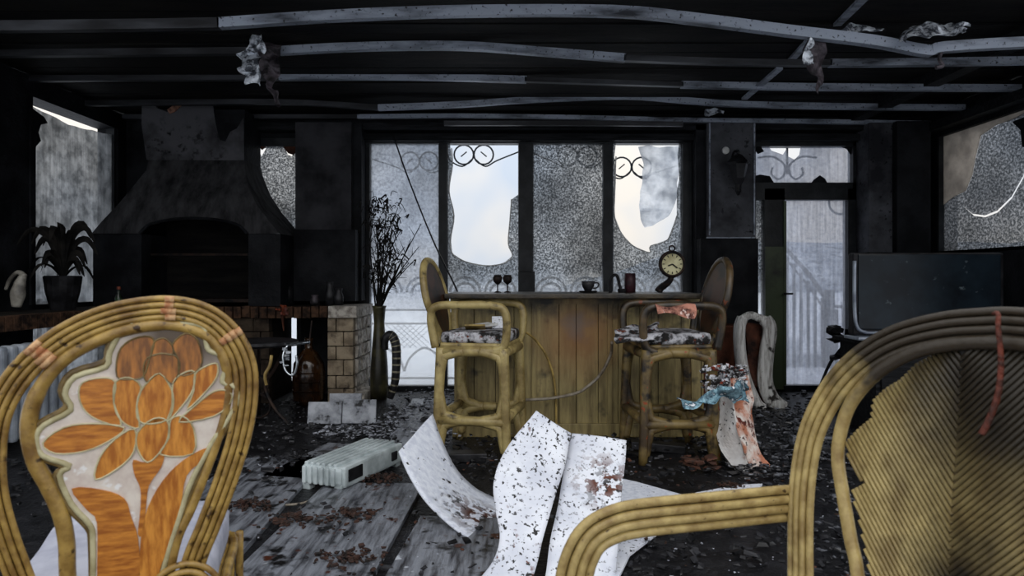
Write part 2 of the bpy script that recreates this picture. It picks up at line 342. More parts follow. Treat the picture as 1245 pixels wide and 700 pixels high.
# ------------------------------------------------------------------ setting
XL, XR, YB, YF, ZC = -3.82, 4.06, 6.76, 3.2, 2.72
BW = lambda px, d=YB: (px - CX) / F * d               # x on the back wall
BZ = lambda py, d=YB: H - (py - HY) / F * d
struct(MB().b2(XL - .2, XR + .2, -1.6, YB + .2, -.12, 0).build('floor', m_floor))
ce = struct(MB().b2(XL - .2, XR + .2, YF, YB + .2, ZC + .03, ZC + .12).build('ceiling', m_soot))
y = YF
while y < YB + .1:
    wd = random.uniform(.17, .2)
    b = MB().box(((XL + XR) / 2 + random.uniform(-.05, .05), y + wd / 2, ZC + .012 + random.uniform(-.008, .004)), (XR - XL, wd - .012, .03), Matrix.Rotation(random.uniform(-.002, .002), 4, 'Y'))
    b.build('plank', m_ceil, ce); y += wd
# joists: smoked metal profiles, some sagging
def bar(pts, th, dep, mat, name='joist', parent=None):
    return MB().tube(smooth(pts, 4), th * .7071, 4, flat=(1, dep / th)).build(name, mat, parent)
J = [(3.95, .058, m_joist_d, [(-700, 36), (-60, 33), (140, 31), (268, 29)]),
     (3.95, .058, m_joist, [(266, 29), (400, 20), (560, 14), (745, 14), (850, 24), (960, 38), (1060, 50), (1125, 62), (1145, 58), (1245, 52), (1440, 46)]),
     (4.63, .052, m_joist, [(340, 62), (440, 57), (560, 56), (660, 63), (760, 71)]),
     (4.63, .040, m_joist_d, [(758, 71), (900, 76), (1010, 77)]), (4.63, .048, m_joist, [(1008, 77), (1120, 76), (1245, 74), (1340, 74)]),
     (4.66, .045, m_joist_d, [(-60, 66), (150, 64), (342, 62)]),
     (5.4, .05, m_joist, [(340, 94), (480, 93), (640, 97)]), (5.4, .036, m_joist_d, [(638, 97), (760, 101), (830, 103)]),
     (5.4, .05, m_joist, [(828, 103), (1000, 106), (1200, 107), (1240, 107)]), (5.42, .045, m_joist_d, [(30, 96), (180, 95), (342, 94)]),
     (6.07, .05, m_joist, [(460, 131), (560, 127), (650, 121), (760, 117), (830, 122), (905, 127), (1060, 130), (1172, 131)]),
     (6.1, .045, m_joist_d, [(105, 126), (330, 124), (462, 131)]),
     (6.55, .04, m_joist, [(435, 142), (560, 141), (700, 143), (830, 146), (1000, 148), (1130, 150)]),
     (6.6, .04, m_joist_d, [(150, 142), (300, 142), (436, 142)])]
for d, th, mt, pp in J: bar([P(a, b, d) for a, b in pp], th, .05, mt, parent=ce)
MB().tube(smooth([P(540, 150, 6.35), P(700, 150, 6.35), P(830, 151, 6.35)], 4), .03, 4).build('joist', m_joist_d, ce)
for d0, a, b in ((3.6, (1052, -4), (1018, 30)), (4.3, (992, 40), (960, 75)), (5.0, (948, 83), (905, 120))):
    MB().tube([P(a[0], a[1], d0), P(b[0], b[1], d0 + .7)], .026, 4, flat=(.5, 1.3)).build('brace', m_joist, ce, label='grey diagonal brace strip under the ceiling')
MB().b2(XR - .12, XR, YF, YB, 2.5, 2.58).build('wall_plate', m_soot2, ce)
for xx in (3.3,): MB().b2(xx - .06, xx + .06, YF, YB, ZC - .10, ZC).build('rafter', m_soot2, ce)

# back wall
wb = struct(MB().b2(XL - .2, BW(152), YB, YB + .2, 0, ZC).b2(BW(152), BW(302), YB, YB + .2, 0, ZC)
     .b2(BW(363), BW(437), YB, YB + .2, 0, ZC).b2(BW(849), BW(916), YB, YB + .2, 0, ZC).b2(BW(1046), XR + .2, YB, YB + .2, 0, ZC)
     .b2(BW(302), BW(363), YB, YB + .2, 2.5, ZC).b2(BW(302), BW(363), YB, YB + .2, 0, .1)
     .b2(BW(437), BW(849), YB, YB + .2, 2.52, ZC).b2(BW(437), BW(849), YB, YB + .2, 0, .03)
     .b2(BW(916), BW(1046), YB, YB + .2, 2.48, ZC).build('wall_back', m_soot))
# pilasters
t1 = struct(MB().b2(BW(363, 6.6), BW(430, 6.6), 6.5, YB, 1.55, 2.6).build('trim_1', m_pil2))
struct(MB().b2(BW(357, 6.4), BW(432, 6.4), 6.4, YB, .9, 1.57).b2(BW(430, 6.6) - .01, BW(441, 6.6), 6.55, YB, .9, 2.6).build('trim_2', m_soot))
struct(MB().b2(BW(858, 6.6), BW(917, 6.6), 6.55, YB, BZ(289, 6.55), 2.62, .008).build('trim_3', m_pil))
struct(MB().b2(BW(850, 6.5), BW(920, 6.5), 6.45, YB, 0, BZ(290, 6.5), .01).b2(BW(846, 6.6), BW(858, 6.6), 6.6, YB, .9, 2.6).build('trim_4', m_soot))
struct(MB().b2(BW(858, 6.56), BW(917, 6.56), 6.535, 6.55, BZ(289, 6.55) - .005, BZ(289, 6.55) + .006).build('trim_5', m_joist))
struct(MB().b2(BW(1050, 6.6), BW(1079, 6.6), 6.5, YB, 1.3, 2.6, .02).build('trim_6', m_pil))
struct(MB().b2(BW(1080, 6.6), BW(1120, 6.6), 6.45, YB, 0, 2.6).b2(BW(1046, 6.55), BW(1082, 6.55), 6.42, YB, 0, 1.36).build('trim_7', m_soot))
struct(MB().b2(BW(300), BW(1130), YB - .16, YB, 2.55, 2.62).b2(BW(430), BW(1060), YB - .1, YB, 2.46, 2.52).build('trim_8', m_soot2))
for px in (862, 916): struct(MB().b2(BW(px, 6.56) - .006, BW(px, 6.56) + .006, 6.53, 6.55, BZ(286, 6.55), 2.6).build('trim_9' if px == 862 else 'trim_10', m_joist))

def W(px, py, yy): return P(px, py, yy)
def pane(outline, yy, mat, parent, name='pane', jag=0, label=None, back=.006):
    pts = []
    for i, (a, b) in enumerate(outline): pts.append(W(a, b, yy))
    o = MB().prism(pts, (0, back, 0)).build(name, mat, parent)
    if label: o['label'] = label
    return o
def jagged(a, b, n, amp):                            # broken edge from a to b
    out = []
    for k in range(n + 1):
        t = k / n; q = 0 if k in (0, n) else amp
        out.append((a[0] + (b[0] - a[0]) * t + random.uniform(-q, q), a[1] + (b[1] - a[1]) * t + random.uniform(-q, q)))
    return out
# window_1: four tall panes in a black frame
YG = YB + .04
zt, zb = 2.45, .05
w1 = struct(MB().b2(BW(437), BW(849), YG - .05, YG + .06, zt, 2.53).b2(BW(437), BW(849), YG - .05, YG + .06, 0, zb).build('window_1', m_frame))
for a, b in ((437, 450), (533.5, 544), (630.5, 648), (733.5, 745), (829.5, 849)):
    MB().b2(BW(a), BW(b), YG - .06, YG + .06, zb, zt, .008).build('mullion', m_frame, w1)
struct(MB().b2(BW(630), BW(650), YB - .12, YB - .03, .9, BZ(330), .01).build('trim_11', m_frame))
pt, pb = 173, 470
pane([(449, pt), (534, pt), (534, pb), (449, pb)], YG, g_pale, w1, label='lightly sooted pane, clear at the bottom')
pane([(543.5, pb), (631, pb), (631, 236)] + jagged((631, 236), (621, 243), 2, 1)[1:] + [(620, 268), (618, 296), (623, 311), (612, 320), (592, 323), (566, 318), (550, 308), (548, 290), (552, 262), (546, 232), (550, 202), (547, pt), (543.5, pt)], YG, g_rem, w1, label='broken sooted pane with a large hole')
pane([(647.5, pt), (734, pt), (734, pb), (647.5, pb)], YG, g_soot, w1, label='whole pane heavily speckled with soot')
pane([(744.5, pb), (830, pb), (830, pt), (826, pt)] + jagged((826, pt), (823, 262), 6, 2) + [(812, 291), (791, 299), (790, 307), (770, 299), (756, 284), (747, 262), (749, 215), (747, 190), (749, pt), (744.5, pt)], YG, g_rem, w1, label='broken sooted pane with a torn film in its hole')
# torn film hanging in the hole of the fourth pane
def sheet(rows, nu, nv, amp, seed, freq=6.0):
    L_ = smooth([P(*a) for a, b in rows], nv); R_ = smooth([P(*b) for a, b in rows], nv)
    g = []
    for i, (a, b) in enumerate(zip(L_, R_)):
        row = []
        for k in range(nu + 1):
            p = a.lerp(b, k / nu)
            if amp: p = p + noise.noise_vector(p * freq + Vector((seed, seed * 2, 0))) * amp
            row.append(p)
        g.append(row)
    return g
fo = MB().grid(sheet([((776, 178, 6.83), (827, 178, 6.82)), ((782, 205, 6.83), (825, 210, 6.84)), ((777, 232, 6.83), (822, 240, 6.83)), ((780, 262, 6.83), (818, 258, 6.83)), ((784, 278, 6.83), (806, 266, 6.83))], 10, 8, .03, 3, 9)).build('torn_film', g_film, w1, solid=.002)
# bead of melt-rounded glass round the holes
for rim in ([(549, 180), (550, 202), (546, 232), (552, 262), (548, 290), (550, 308), (566, 318), (592, 323), (612, 320), (623, 311), (618, 296), (620, 268), (622, 242)],
            [(749, 190), (748, 215), (747, 262), (756, 284), (770, 299), (790, 307), (791, 299), (812, 291), (823, 262)]):
    MB().tube(smooth([P(a, b, YG - .006) for a, b in rim], 4), .006, 6).build('glass_rim', m_pale if 0 else m_white, w1)
# window_2 narrow left of the pilaster, floor long
w2 = struct(MB().b2(BW(300), BW(304), YG - .05, YG + .06, .1, 2.5).b2(BW(361), BW(366), YG - .05, YG + .06, .1, 2.5).b2(BW(300), BW(366), YG - .05, YG + .06, 2.42, 2.5).build('window_2', m_frame))
pane([(303, 470), (362, 470), (362, 178), (358, 182), (355, 190), (350, 188), (346, 180), (340, 178), (336, 180), (333, 175), (325, 178), (318, 190), (314, 182), (310, 176), (306, 178), (303, 200)], YG, g_soot, w2)
MB().prism([P(a, b, YG - .03) for a, b in ((302, 166), (364, 166), (364, 180), (356, 188), (350, 186), (342, 176), (330, 173), (318, 182), (312, 174), (302, 172))], (0, .02, 0)).build('burnt_blind', m_brown, w2)
# door with transom and side light
d1 = struct(MB().b2(BW(929), BW(953), YG - .06, YG + .05, 0, 2.0).b2(BW(1030), BW(1046), YG - .06, YG + .05, 0, 2.0).b2(BW(915), BW(1046), YG - .06, YG + .05, BZ(243), 2.06).b2(BW(929), BW(1046), YG - .06, YG + .05, 0, .055)
     .b2(BW(915), BW(1046), YG - .06, YG + .05, BZ(178), 2.5).b2(BW(915), BW(918), YG - .06, YG + .05, 0, 2.5).b2(BW(1036), BW(1046), YG - .06, YG + .05, 2, 2.5).build('door_1', m_frame))
MB().b2(BW(929), BW(951), YG - .075, YG - .055, 0.02, BZ(300)).build('green_stile', m_green, d1, label='green painted lower stile')
MB().b2(BW(951), BW(954), YG - .085, YG - .05, .06, BZ(245)).build('glazing_bead', m_green, d1)
pane([(952, 242), (1031, 242), (1031, 470), (952, 470)], YG, g_door, d1, label='frosted lilac door pane')
pane([(917, 225), (1036, 225), (1036, 176), (974, 176), (972, 188), (966, 194), (958, 190), (957, 180), (952, 188), (938, 183), (934, 177), (917, 177)], YG, g_door, d1, label='broken transom pane')
for pts in ([(916, 226), (916, 214), (924, 212), (936, 214), (941, 222), (946, 226)], [(984, 226), (990, 218), (997, 213), (1003, 217), (1008, 226)], [(916, 176), (924, 176), (929, 184), (922, 187), (916, 180)], [(1018, 176), (1036, 176), (1036, 190), (1030, 181)]):
    MB().prism([P(a, b, YG - .02) for a, b in pts], (0, .012, 0)).build('burnt_scrap', m_soot, d1)
pane([(917, 241), (930, 241), (930, 388), (917, 388)], YG, g_soot, d1, label='narrow sooted side light')
hd = MB().tube([P(953, 357, 6.7), P(953, 357, 6.66), P(964, 357, 6.66)], .010, 8).build('handle', m_blackp, d1)
struct(MB().b2(BW(915), BW(930), YG - .05, YG + .05, 0, BZ(388)).build('trim_12', m_soot))
# left wall with tall window
def LWd(px): return XL * F / (px - CX)
ya, yb = LWd(40), 6.62
zwt = 2.56
struct(MB().b2(XL - .2, XL, YF, ya, 0, ZC).b2(XL - .2, XL, yb, YB, 0, ZC).b2(XL - .2, XL, ya, yb, zwt, ZC).b2(XL - .2, XL, ya, yb, 0, .14).build('wall_left', m_soot))
w3 = struct(MB().b2(XL - .1, XL - .02, ya, ya + .03, .14, zwt).b2(XL - .1, XL - .02, yb - .03, yb, .14, zwt).b2(XL - .1, XL - .02, ya, yb, .84, .9).build('window_3', m_frame))
def side_pane(pts, x, mat, parent, th): return MB().prism([(x, a, b) for a, b in pts], (th, 0, 0)).build('pane', mat, parent)
top = [(ya + (yb - ya) * t, zwt - .05 - .05 * math.sin(t * 3) + random.uniform(-.012, .012)) for t in [k / 14 for k in range(15)]]
side_pane([(ya, .14), (yb, .14)] + top[::-1], XL - .05, g_left, w3, .006)
MB().prism([(XL + .004, a, b) for a, b in ((ya - .05, 2.46), (ya + .1, 2.42), (ya + .14, 2.38), (ya + .06, 2.35), (ya + .03, 2.28), (ya + .06, 2.22), (ya + .0, 2.16), (ya, .9), (ya - .05, .9))], (.02, 0, 0)).build('ragged_soot_crust', m_soot, w3)
# right wall with high window
yr0, yr1 = XR * F / (1139 - CX), 4.2
zr0, zr1 = 1.37, 2.46
struct(MB().b2(XR, XR + .2, YF, YB, 0, zr0).b2(XR, XR + .2, YF, YB, zr1, ZC).b2(XR, XR + .2, yr0, YB, zr0, zr1).b2(XR, XR + .2, YF, yr1, zr0, zr1).build('wall_right', m_soot))
w4 = struct(MB().b2(XR + .0, XR + .08, yr0 - .03, yr0, zr0, zr1).b2(XR + .0, XR + .08, yr1, yr0, zr0 - .03, zr0).build('window_4', m_frame))
def RW(px, py):
    d = XR * F / (px - CX); return (d, H - (py - HY) / F * d)
bnd = [RW(1186, 165), RW(1180, 190), RW(1176, 212), RW(1168, 232), RW(1152, 240), RW(1140, 250)]
crk = [(1176, 261), (1190, 263), (1205, 257), (1222, 240), (1236, 215), (1243, 190), (1252, 160), (1262, 134)]
side_pane([RW(1152, 240)] + [RW(a - .3, b - 1.2) for a, b in crk] + [RW(1245, 134), RW(1222, 146), RW(1205, 152)] + bnd[:4], XR + .05, g_right, w4, .006)
side_pane([RW(1152, 240), bnd[-1], (yr0, zr0), (yr1, zr0), (yr1, zr1 - .05)] + [RW(a + .8, b + 1.2) for a, b in crk[::-1]], XR + .05, g_right, w4, .006)
MB().prism([(XR + .045, a, b) for a, b in ([RW(1139.5, 160), RW(1245, 118), RW(1400, 60), RW(1400, 85), RW(1245, 134), RW(1222, 146), RW(1205, 152)] + bnd)], (.004, 0, 0)).build('smoke_film', g_beige, w4, label='beige smoke film on the upper corner of the glass')
MB().prism([(XR + .03, *RW(a, b)) for a, b in ((1226, 148), (1246, 140), (1260, 170), (1246, 182), (1238, 178), (1236, 158))], (.012, 0, 0)).build('soot_flake', m_soot, w4)

# ------------------------------------------------------------------ outdoors
struct(MB().b2(-60, 60, YB + .2, 140, -.4, -.06).b2(-60, XL - .2, -20, YB + .2, -.4, -.06).b2(XR + .2, 60, -20, YB + .2, -.4, -.06).b2(XL - .2, XR + .2, -20, -1.6, -.4, -.06).build('ground_outside', m_snow))
g = []
for i in range(25):
    x = -10 + i * 4
    hgt = max(0, min(1, (x - 6) / 16)) * 5.2 + noise.noise(Vector((x * .2, 0, 0))) * 1.0
    g.append([Vector((x, 60 + 3 * math.sin(i), -.4)), Vector((x, 66, max(-.2, hgt * .6))), Vector((x, 74, max(-.1, hgt))), Vector((x, 95, max(-.1, hgt * .8)))])
struct(MB().grid(g).build('hill_outside', m_hill, smooth_=True))
def ring(c, r, a0=0, a1=360, n=18): return [c + Vector((r * math.cos(R(a0 + (a1 - a0) * k / n)), 0, r * math.sin(R(a0 + (a1 - a0) * k / n)))) for k in range(n + 1)]
YI = 7.02
for (lab, cx, cy, lo, hi, rr) in (('left pane', 510, 196, 449, 534, .095), ('second pane', 576, 188, 543, 631, .10), ('third pane', 702, 190, 648, 734, .10), ('fourth pane', 768, 203, 745, 830, .10)):
    gr = thing('window_grille', 'grey scrolled iron grille outside behind the %s' % lab, 'grille', P((lo + hi) / 2, 478, YI))
    c = P(cx, cy, YI)
    for s in (-1, 1):
        MB().tube(ring(c + Vector((s * rr * 1.02, 0, 0)), rr)[:-1], .009, 6, closed=True).build('scroll', m_grille, gr)
        MB().tube([c + Vector((s * rr * 1.02 - .03 * s, 0, .03)), c + Vector((s * rr * 1.02 + .03 * s, 0, -.02))], .007, 6).build('scroll_tip', m_grille, gr)
        MB().tube(smooth([c + Vector((s * .02, 0, -.05)), c + Vector((s * .12, 0, -.12)), c + Vector((s * .24, 0, -.06)), Vector((P(lo if s < 0 else hi, 185, YI).x, YI, c.z + .03))], 5), .008, 6).build('scroll_arm', m_grille, gr)
    x0, x1 = P(lo, 0, YI).x, P(hi, 0, YI).x
    for q in (x0, x1): MB().b2(q - .009, q + .009, YI - .009, YI + .009, -.06, 2.48).build('upright', m_grille, gr)
    MB().b2(x0, x1, YI - .01, YI + .01, .78, .80).build('rail', m_grille, gr)
    MB().b2(x0, x1, YI - .01, YI + .01, .08, .10).build('rail', m_grille, gr)
    MB().b2(x0, x1, YI - .01, YI + .01, .64, .66).build('rail', m_grille, gr)
    xm = (x0 + x1) / 2
    for s in (-1, 1):
        MB().tube(ring(Vector((xm + s * .18, YI, .97)), .155, 0, 180), .014, 6).build('arch', m_snow, gr)
        MB().tube(ring(Vector((xm + s * .18, YI, .96)), .105, 0, 180), .014, 6).build('arch', m_snow, gr)
        MB().tube(smooth([Vector((xm, YI, .16)), Vector((xm + s * .06, YI, .30)), Vector((xm + s * .2, YI, .40)), Vector((xm + s * .33, YI, .34))], 5), .012, 6).build('scroll_arm', m_grille, gr)
    lat = MB()
    for k in range(-6, 7):
        for s in (-1, 1):
            a = Vector((xm + k * .06 - s * .13, YI, .40)); b = Vector((xm + k * .06 + s * .13, YI, .64))
            if x0 < min(a.x, b.x) and max(a.x, b.x) < x1: lat.tube([a, b], .004, 4)
    lat.build('lattice', m_grille, gr)
tg = thing('transom_grille', 'dark scrolled iron grille outside behind the door transom', 'grille', P(956, 222, YI))
c = P(957, 200, YI)
MB().tube([c + Vector((0, 0, .17)), c + Vector((0, 0, -.1))], .012, 6).build('stem', m_grille, tg)
for s in (-1, 1):
    MB().tube(smooth([c + Vector((s * .30, 0, .07)), c + Vector((s * .15, 0, .08)), c + Vector((s * .03, 0, .0)), c + Vector((s * .03, 0, -.10)), c + Vector((s * .09, 0, -.15)), c + Vector((s * .16, 0, -.1)), c + Vector((s * .15, 0, -.03))], 5), .011, 6).build('scroll', m_grille, tg)
MB().b2(P(915, 0, YI).x, P(1040, 0, YI).x, YI - .01, YI + .01, P(0, 178, YI).z, P(0, 175, YI).z).build('rail', m_grille, tg)
MB().tube(ring(P(1022, 246, YI), .12, 150, 330), .012, 6).build('scroll', m_grille, tg)
rl = thing('stair_railing', 'grey outdoor stair railing with upright bars seen through the door', 'railing', (P(990, 0, 9).x, 9, -.06))
MB().tube([P(945, 290, 9.6), P(985, 335, 9.3), P(1010, 372, 9)], .03, 6).build('handrail', m_grille, rl)
MB().tube([P(948, 306, 9.6), P(985, 350, 9.3), P(1010, 388, 9)], .015, 6).build('lower_rail', m_grille, rl)
MB().tube([P(1010, 372, 9), P(1050, 374, 9)], .025, 6).build('handrail', m_grille, rl)
MB().b2(P(1008, 0, 9).x - .05, P(1008, 0, 9).x + .05, 8.95, 9.05, -.06, P(0, 352, 9).z).build('newel_post', m_grille, rl)
for k in range(11):
    px = 948 + k * 8.6
    yt = 300 + (px - 948) * 1.2 if px < 1008 else 376
    q = P(px, yt, 9.05)
    MB().b2(q.x - .016, q.x + .016, 9.03, 9.06, -.06, q.z).build('bar', m_grille, rl)
for k in range(3):
    MB().b2(P(940, 0, 9.2).x, P(1000 - k * 12, 0, 9.2).x, 9.2 + k * .3, 9.6 + k * .3, -.1, .1 + k * .17, .03).build('step', m_snow, rl)
fn = thing('garden_fence', 'thin barred fence out in the snow beyond the left window', 'fence', (-5.0, 5.6, -.06))
for k in range(22): MB().b2(-5.01, -4.98, 4.0 + k * .16, 4.03 + k * .16, -.06, .9).build('bar', m_grille, fn)
for z in (.12, .84): MB().b2(-5.02, -4.97, 3.9, 7.5, z, z + .03).build('rail', m_grille, fn)

# ------------------------------------------------------------------ fireplace and its masonry ledge
YLF = 6.03
fp = thing('fireplace', 'soot-black masonry fireplace with flared hood and arched firebox', 'fireplace', (-2.9, 6.4, .865))
# firebox front with an arched opening
def Lx(px, d=6.05): return (px - CX) / F * d
xa, xb = Lx(113), Lx(341); oa, ob = Lx(172), Lx(302)
zh = BZ(284, 6.05)
out = [(xa, .866), (oa, .866), (oa, zh - .05)]
MB().prism([Vector((x, 6.05, z)) for x, z in ((xa, .866), (oa, .866), (oa, zh), (xa, zh))], (0, .68, 0)).build('firebox_side', m_soot, fp)
MB().prism([Vector((x, 6.05, z)) for x, z in ((ob, .866), (xb, .866), (xb, zh), (ob, zh))], (0, .68, 0)).build('firebox_side', m_soot, fp)
MB().b2(oa, ob, 6.5, 6.72, .866, 1.75).build('firebox_back', m_ceil, fp)
MB().b2(oa, ob, 6.08, 6.5, .90, .93).build('grate', m_iron, fp)
MB().b2(oa, ob, 6.20, 6.22, 1.32, 1.34).build('grate', m_iron, fp)
prof = [(0, xa, xb, 6.03), (.10, xa + .07, xb - .09, 6.05), (.25, xa + .18, xb - .22, 6.1), (.42, xa + .27, xb - .33, 6.18), (.60, Lx(178, 6.28), Lx(298, 6.28), 6.28), (.70, Lx(180, 6.33), Lx(297, 6.33), 6.33)]
g = []
for (dz, x0, x1, yy) in prof:
    row = []
    for k in range(25):
        t = k / 24; x = x0 + (x1 - x0) * t
        xx = (x - (oa + ob) / 2) / ((ob - oa) / 2)
        bump = .14 * math.sqrt(max(0, 1 - xx * xx)) if abs(xx) < 1 else 0
        z = zh + dz + bump * max(0, 1 - dz / .42)
        row.append(Vector((x, yy, z)))
    g.append([Vector((x0, 6.74, zh + dz))] + row + [Vector((x1, 6.74, zh + dz))])
MB().grid(g).build('hood', m_hood, fp)
MB().tube(smooth([Vector((oa + (ob - oa) * t, 6.02, zh + .135 * math.sqrt(max(0, 1 - (2 * t - 1) ** 2)))) for t in [k / 14 for k in range(15)]], 2), .014, 6).build('arch_lip', m_soot, fp)
MB().b2(Lx(180, 6.33), Lx(297, 6.33), 6.34, 6.74, zh + .70, 2.68).build('chimney_breast', m_soot, fp)
MB().prism([P(a, b, 6.335) for a, b in ((173, 97), (187, 96), (190, 131), (203, 136), (214, 127), (226, 124), (241, 116), (257, 118), (262, 150), (267, 170), (274, 172), (280, 160), (288, 156), (296, 143), (297, 206), (240, 202), (178, 194), (172, 150))], (0, .03, 0)).build('plaster_skin', m_grey, fp, label='ragged remains of grey plaster')
MB().prism([P(a, b, 6.325) for a, b in ((203, 133), (220, 121), (234, 111), (240, 113), (238, 120), (225, 124), (212, 136), (206, 138))], (0, .03, 0)).build('torn_edge', m_brkedge, fp, label='reddish torn plaster edge')
# ledge: brick-edged slab on stone piers, L-shaped along the left wall
lg = thing('fireplace_ledge', 'long brick-edged masonry ledge on stone piers beneath the fireplace', 'ledge', (-2.6, 6.35, 0))
MB().b2(XL + .01, -1.40, YLF + .06, YB - .02, .775, .862).build('slab', m_mortar, lg)
MB().b2(XL + .01, -3.30, 3.6, YLF + .05, .775, .862).build('slab', m_mortar, lg)
MB().b2(-1.62, -1.37, YLF - .02, YB - .04, .765, .868, .006).build('end_block', m_stone_w, lg, label='pale stone end block')
bk = MB().box((0, 0, 0), (.066, .085, .10), None, .004).build('brick', m_brick, lg)
x = -1.66; first = True
while x > -3.76:
    o = bk if first else bk.copy()
    if not first: COL.objects.link(o)
    first = False
    o.matrix_parent_inverse = Matrix.Identity(4); o.location = (x + 2.6, YLF + .02 - 6.35 + random.uniform(-.005, .005), .815 + random.uniform(-.004, .004)); o.rotation_euler = (0, random.uniform(-.03, .03), 0)
    x -= .076
yy = 3.65
while yy < YLF:
    o = bk.copy(); COL.objects.link(o); o.location = (-3.29 + 2.6, yy - 6.35, .815); o.rotation_euler = (0, 0, R(90)); yy += .076
def stonewall(x0, x1, y0, y1, z0, z1, mt, side=None, nb=3):
    MB().b2(x0 + .02, x1 - .02, y0 + .02, y1, z0, z1).build('mortar_core', m_mortar, lg)
    z = z0; row = 0
    hs = [.135, .115, .14, .12, .13, .125, .12]
    while z < z1 - .03:
        hh = min(hs[row % 7], z1 - z)
        cuts = [x0] + sorted(x0 + (x1 - x0) * ((k + (.33 if row % 2 else .62)) / nb) for k in range(nb) if k + .62 < nb or row % 2) + [x1]
        for a, b in zip(cuts, cuts[1:]):
            if b - a < .03: continue
            MB().box(((a + b) / 2, y0 + .04 + random.uniform(-.006, .006), z + hh / 2), (b - a - .008, .09, hh - .008), None, .006).build('stone', mt, lg)
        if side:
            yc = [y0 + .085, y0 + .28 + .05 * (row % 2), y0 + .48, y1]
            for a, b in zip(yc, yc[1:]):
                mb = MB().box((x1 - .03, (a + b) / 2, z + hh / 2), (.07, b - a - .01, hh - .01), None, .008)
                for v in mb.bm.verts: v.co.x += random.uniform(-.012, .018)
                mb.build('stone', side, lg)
        z += hh; row += 1
stonewall(Lx(398, 6.06), Lx(430, 6.06), 6.06, YB - .04, 0, .765, m_stone, m_stone_w, 1)  # paler side stones carry the window light in their colour
stonewall(-3.45, Lx(328, 6.06), 6.06, YB - .04, 0, .775, m_stone_d, None, 6)
MB().b2(-1.5, -1.30, 6.02, 6.5, 0, .09, .01).build('foot_stone', m_stone_w, lg)

# things on the ledge
pl = thing('potted_plant', 'burnt potted plant with drooping black leaves on the ledge by the left window', 'plant', (-3.54, 5.38, .862))
c = Vector((-3.54, 5.38, .862))
MB().lathe([(.085, 0), (.12, .14), (.135, .26), (.125, .27), (.05, .25)], c, 16).build('pot', m_blackp, pl)
for k in range(30):
    a = R(k * 37 + random.uniform(-15, 15)); r = random.uniform(.08, .26); hh = random.uniform(.05, .48)
    pts = smooth([c + Vector((0, 0, .24)), c + Vector((math.cos(a) * r * .35, math.sin(a) * r * .35, .26 + hh * .8)), c + Vector((math.cos(a) * r * .8, math.sin(a) * r * .8, .26 + hh)), c + Vector((math.cos(a) * r * 1.15, math.sin(a) * r * 1.15, .26 + hh - .12))], 4)
    n = len(pts)
    MB().tube(pts, [.004 + .022 * math.sin(math.pi * i / (n - 1)) for i in range(n)], 6, flat=(.2, 1)).build('leaf', m_twig, pl)
sw = at_base(MB().tube(smooth([P(20, 373, 5.0), P(22, 355, 5.0), P(26, 340, 5.0), P(30, 336, 5.0)], 5), [.03, .035, .04, .045, .05, .05, .045, .04, .04, .035, .03, .03, .028, .025, .02, .015], 8).tube(smooth([P(30, 336, 5.0), P(22, 331, 5.02), P(12, 340, 5.04), P(7, 352, 5.05)], 4), [.02, .012], 8).build('bent_ornament', m_swan, smooth_=True), P(20, 377, 5.0))
tag(sw, 'pale bent swan-necked ornament at the far left of the ledge', 'ornament')
bt = thing('small_bottle', 'small greenish bottle on the ledge at the left foot of the fireplace', 'bottle', (-3.33, 5.78, .862))
c = Vector((-3.33, 5.78, .862))
MB().lathe([(.028, 0), (.03, .09), (.012, .12), (.012, .155), (.014, .16)], c, 12).build('body', M('green bottle glass', S(60, 84, 56), S(30, 40, 30), 8, rough=.2), bt, smooth_=True)
MB().lathe([(.015, .155), (.015, .18)], c, 10).build('cap', m_redm, bt)
for (lab, px, hh, rr) in (('taller black bottle on the ledge right of the fireplace', 337, .30, .035), ('shorter black bottle on the ledge right of the fireplace', 350, .24, .04)):
    d = 6.3; c = Vector(((px - CX) / F * d, d, .862))
    b = thing('dark_bottle', lab, 'bottle', c)
    MB().lathe([(rr, 0), (rr, hh * .6), (rr * .4, hh * .78), (rr * .35, hh)], c, 14).build('body', m_blackp, b, smooth_=True)
    MB().lathe([(rr * .45, hh * .98), (rr * .45, hh * 1.06)], c, 10).build('cork', m_twig, b)
rf = thing('red_flower_ornament', 'melted orange red flower ornament stuck to the ledge front', 'ornament', P(343, 384, 5.98))
for k in range(9):
    c = P(343 + random.uniform(-6, 6), 377 + random.uniform(-6, 6), 5.99)
    MB().chunk(c, .03).build('petal', m_redm, rf)
MB().tube([P(343, 383, 5.99), P(344, 392, 6.0), P(345, 402, 6.0)], [.016, .005], 6).build('drip', m_brown, rf)
for (i, (px, py, hh)) in enumerate(((383, 372, .10), (401, 372, .22), (412, 372, .16))):
    c = Vector(((px - CX) / F * 6.22, 6.22, .862))
    o = MB().lathe([(.04, 0), (.045, hh * .5), (.028, hh * .8), (.035, hh)], c, 12).build('burnt_jar', m_char if i != 0 else m_foil_d, smooth_=True)
    tag(at_base(o, c), ['squat grey jar on the ledge before the black pilaster', 'tall black jar on the ledge before the black pilaster', 'middle-sized black jar near the pale end of the ledge'][i], 'jar')

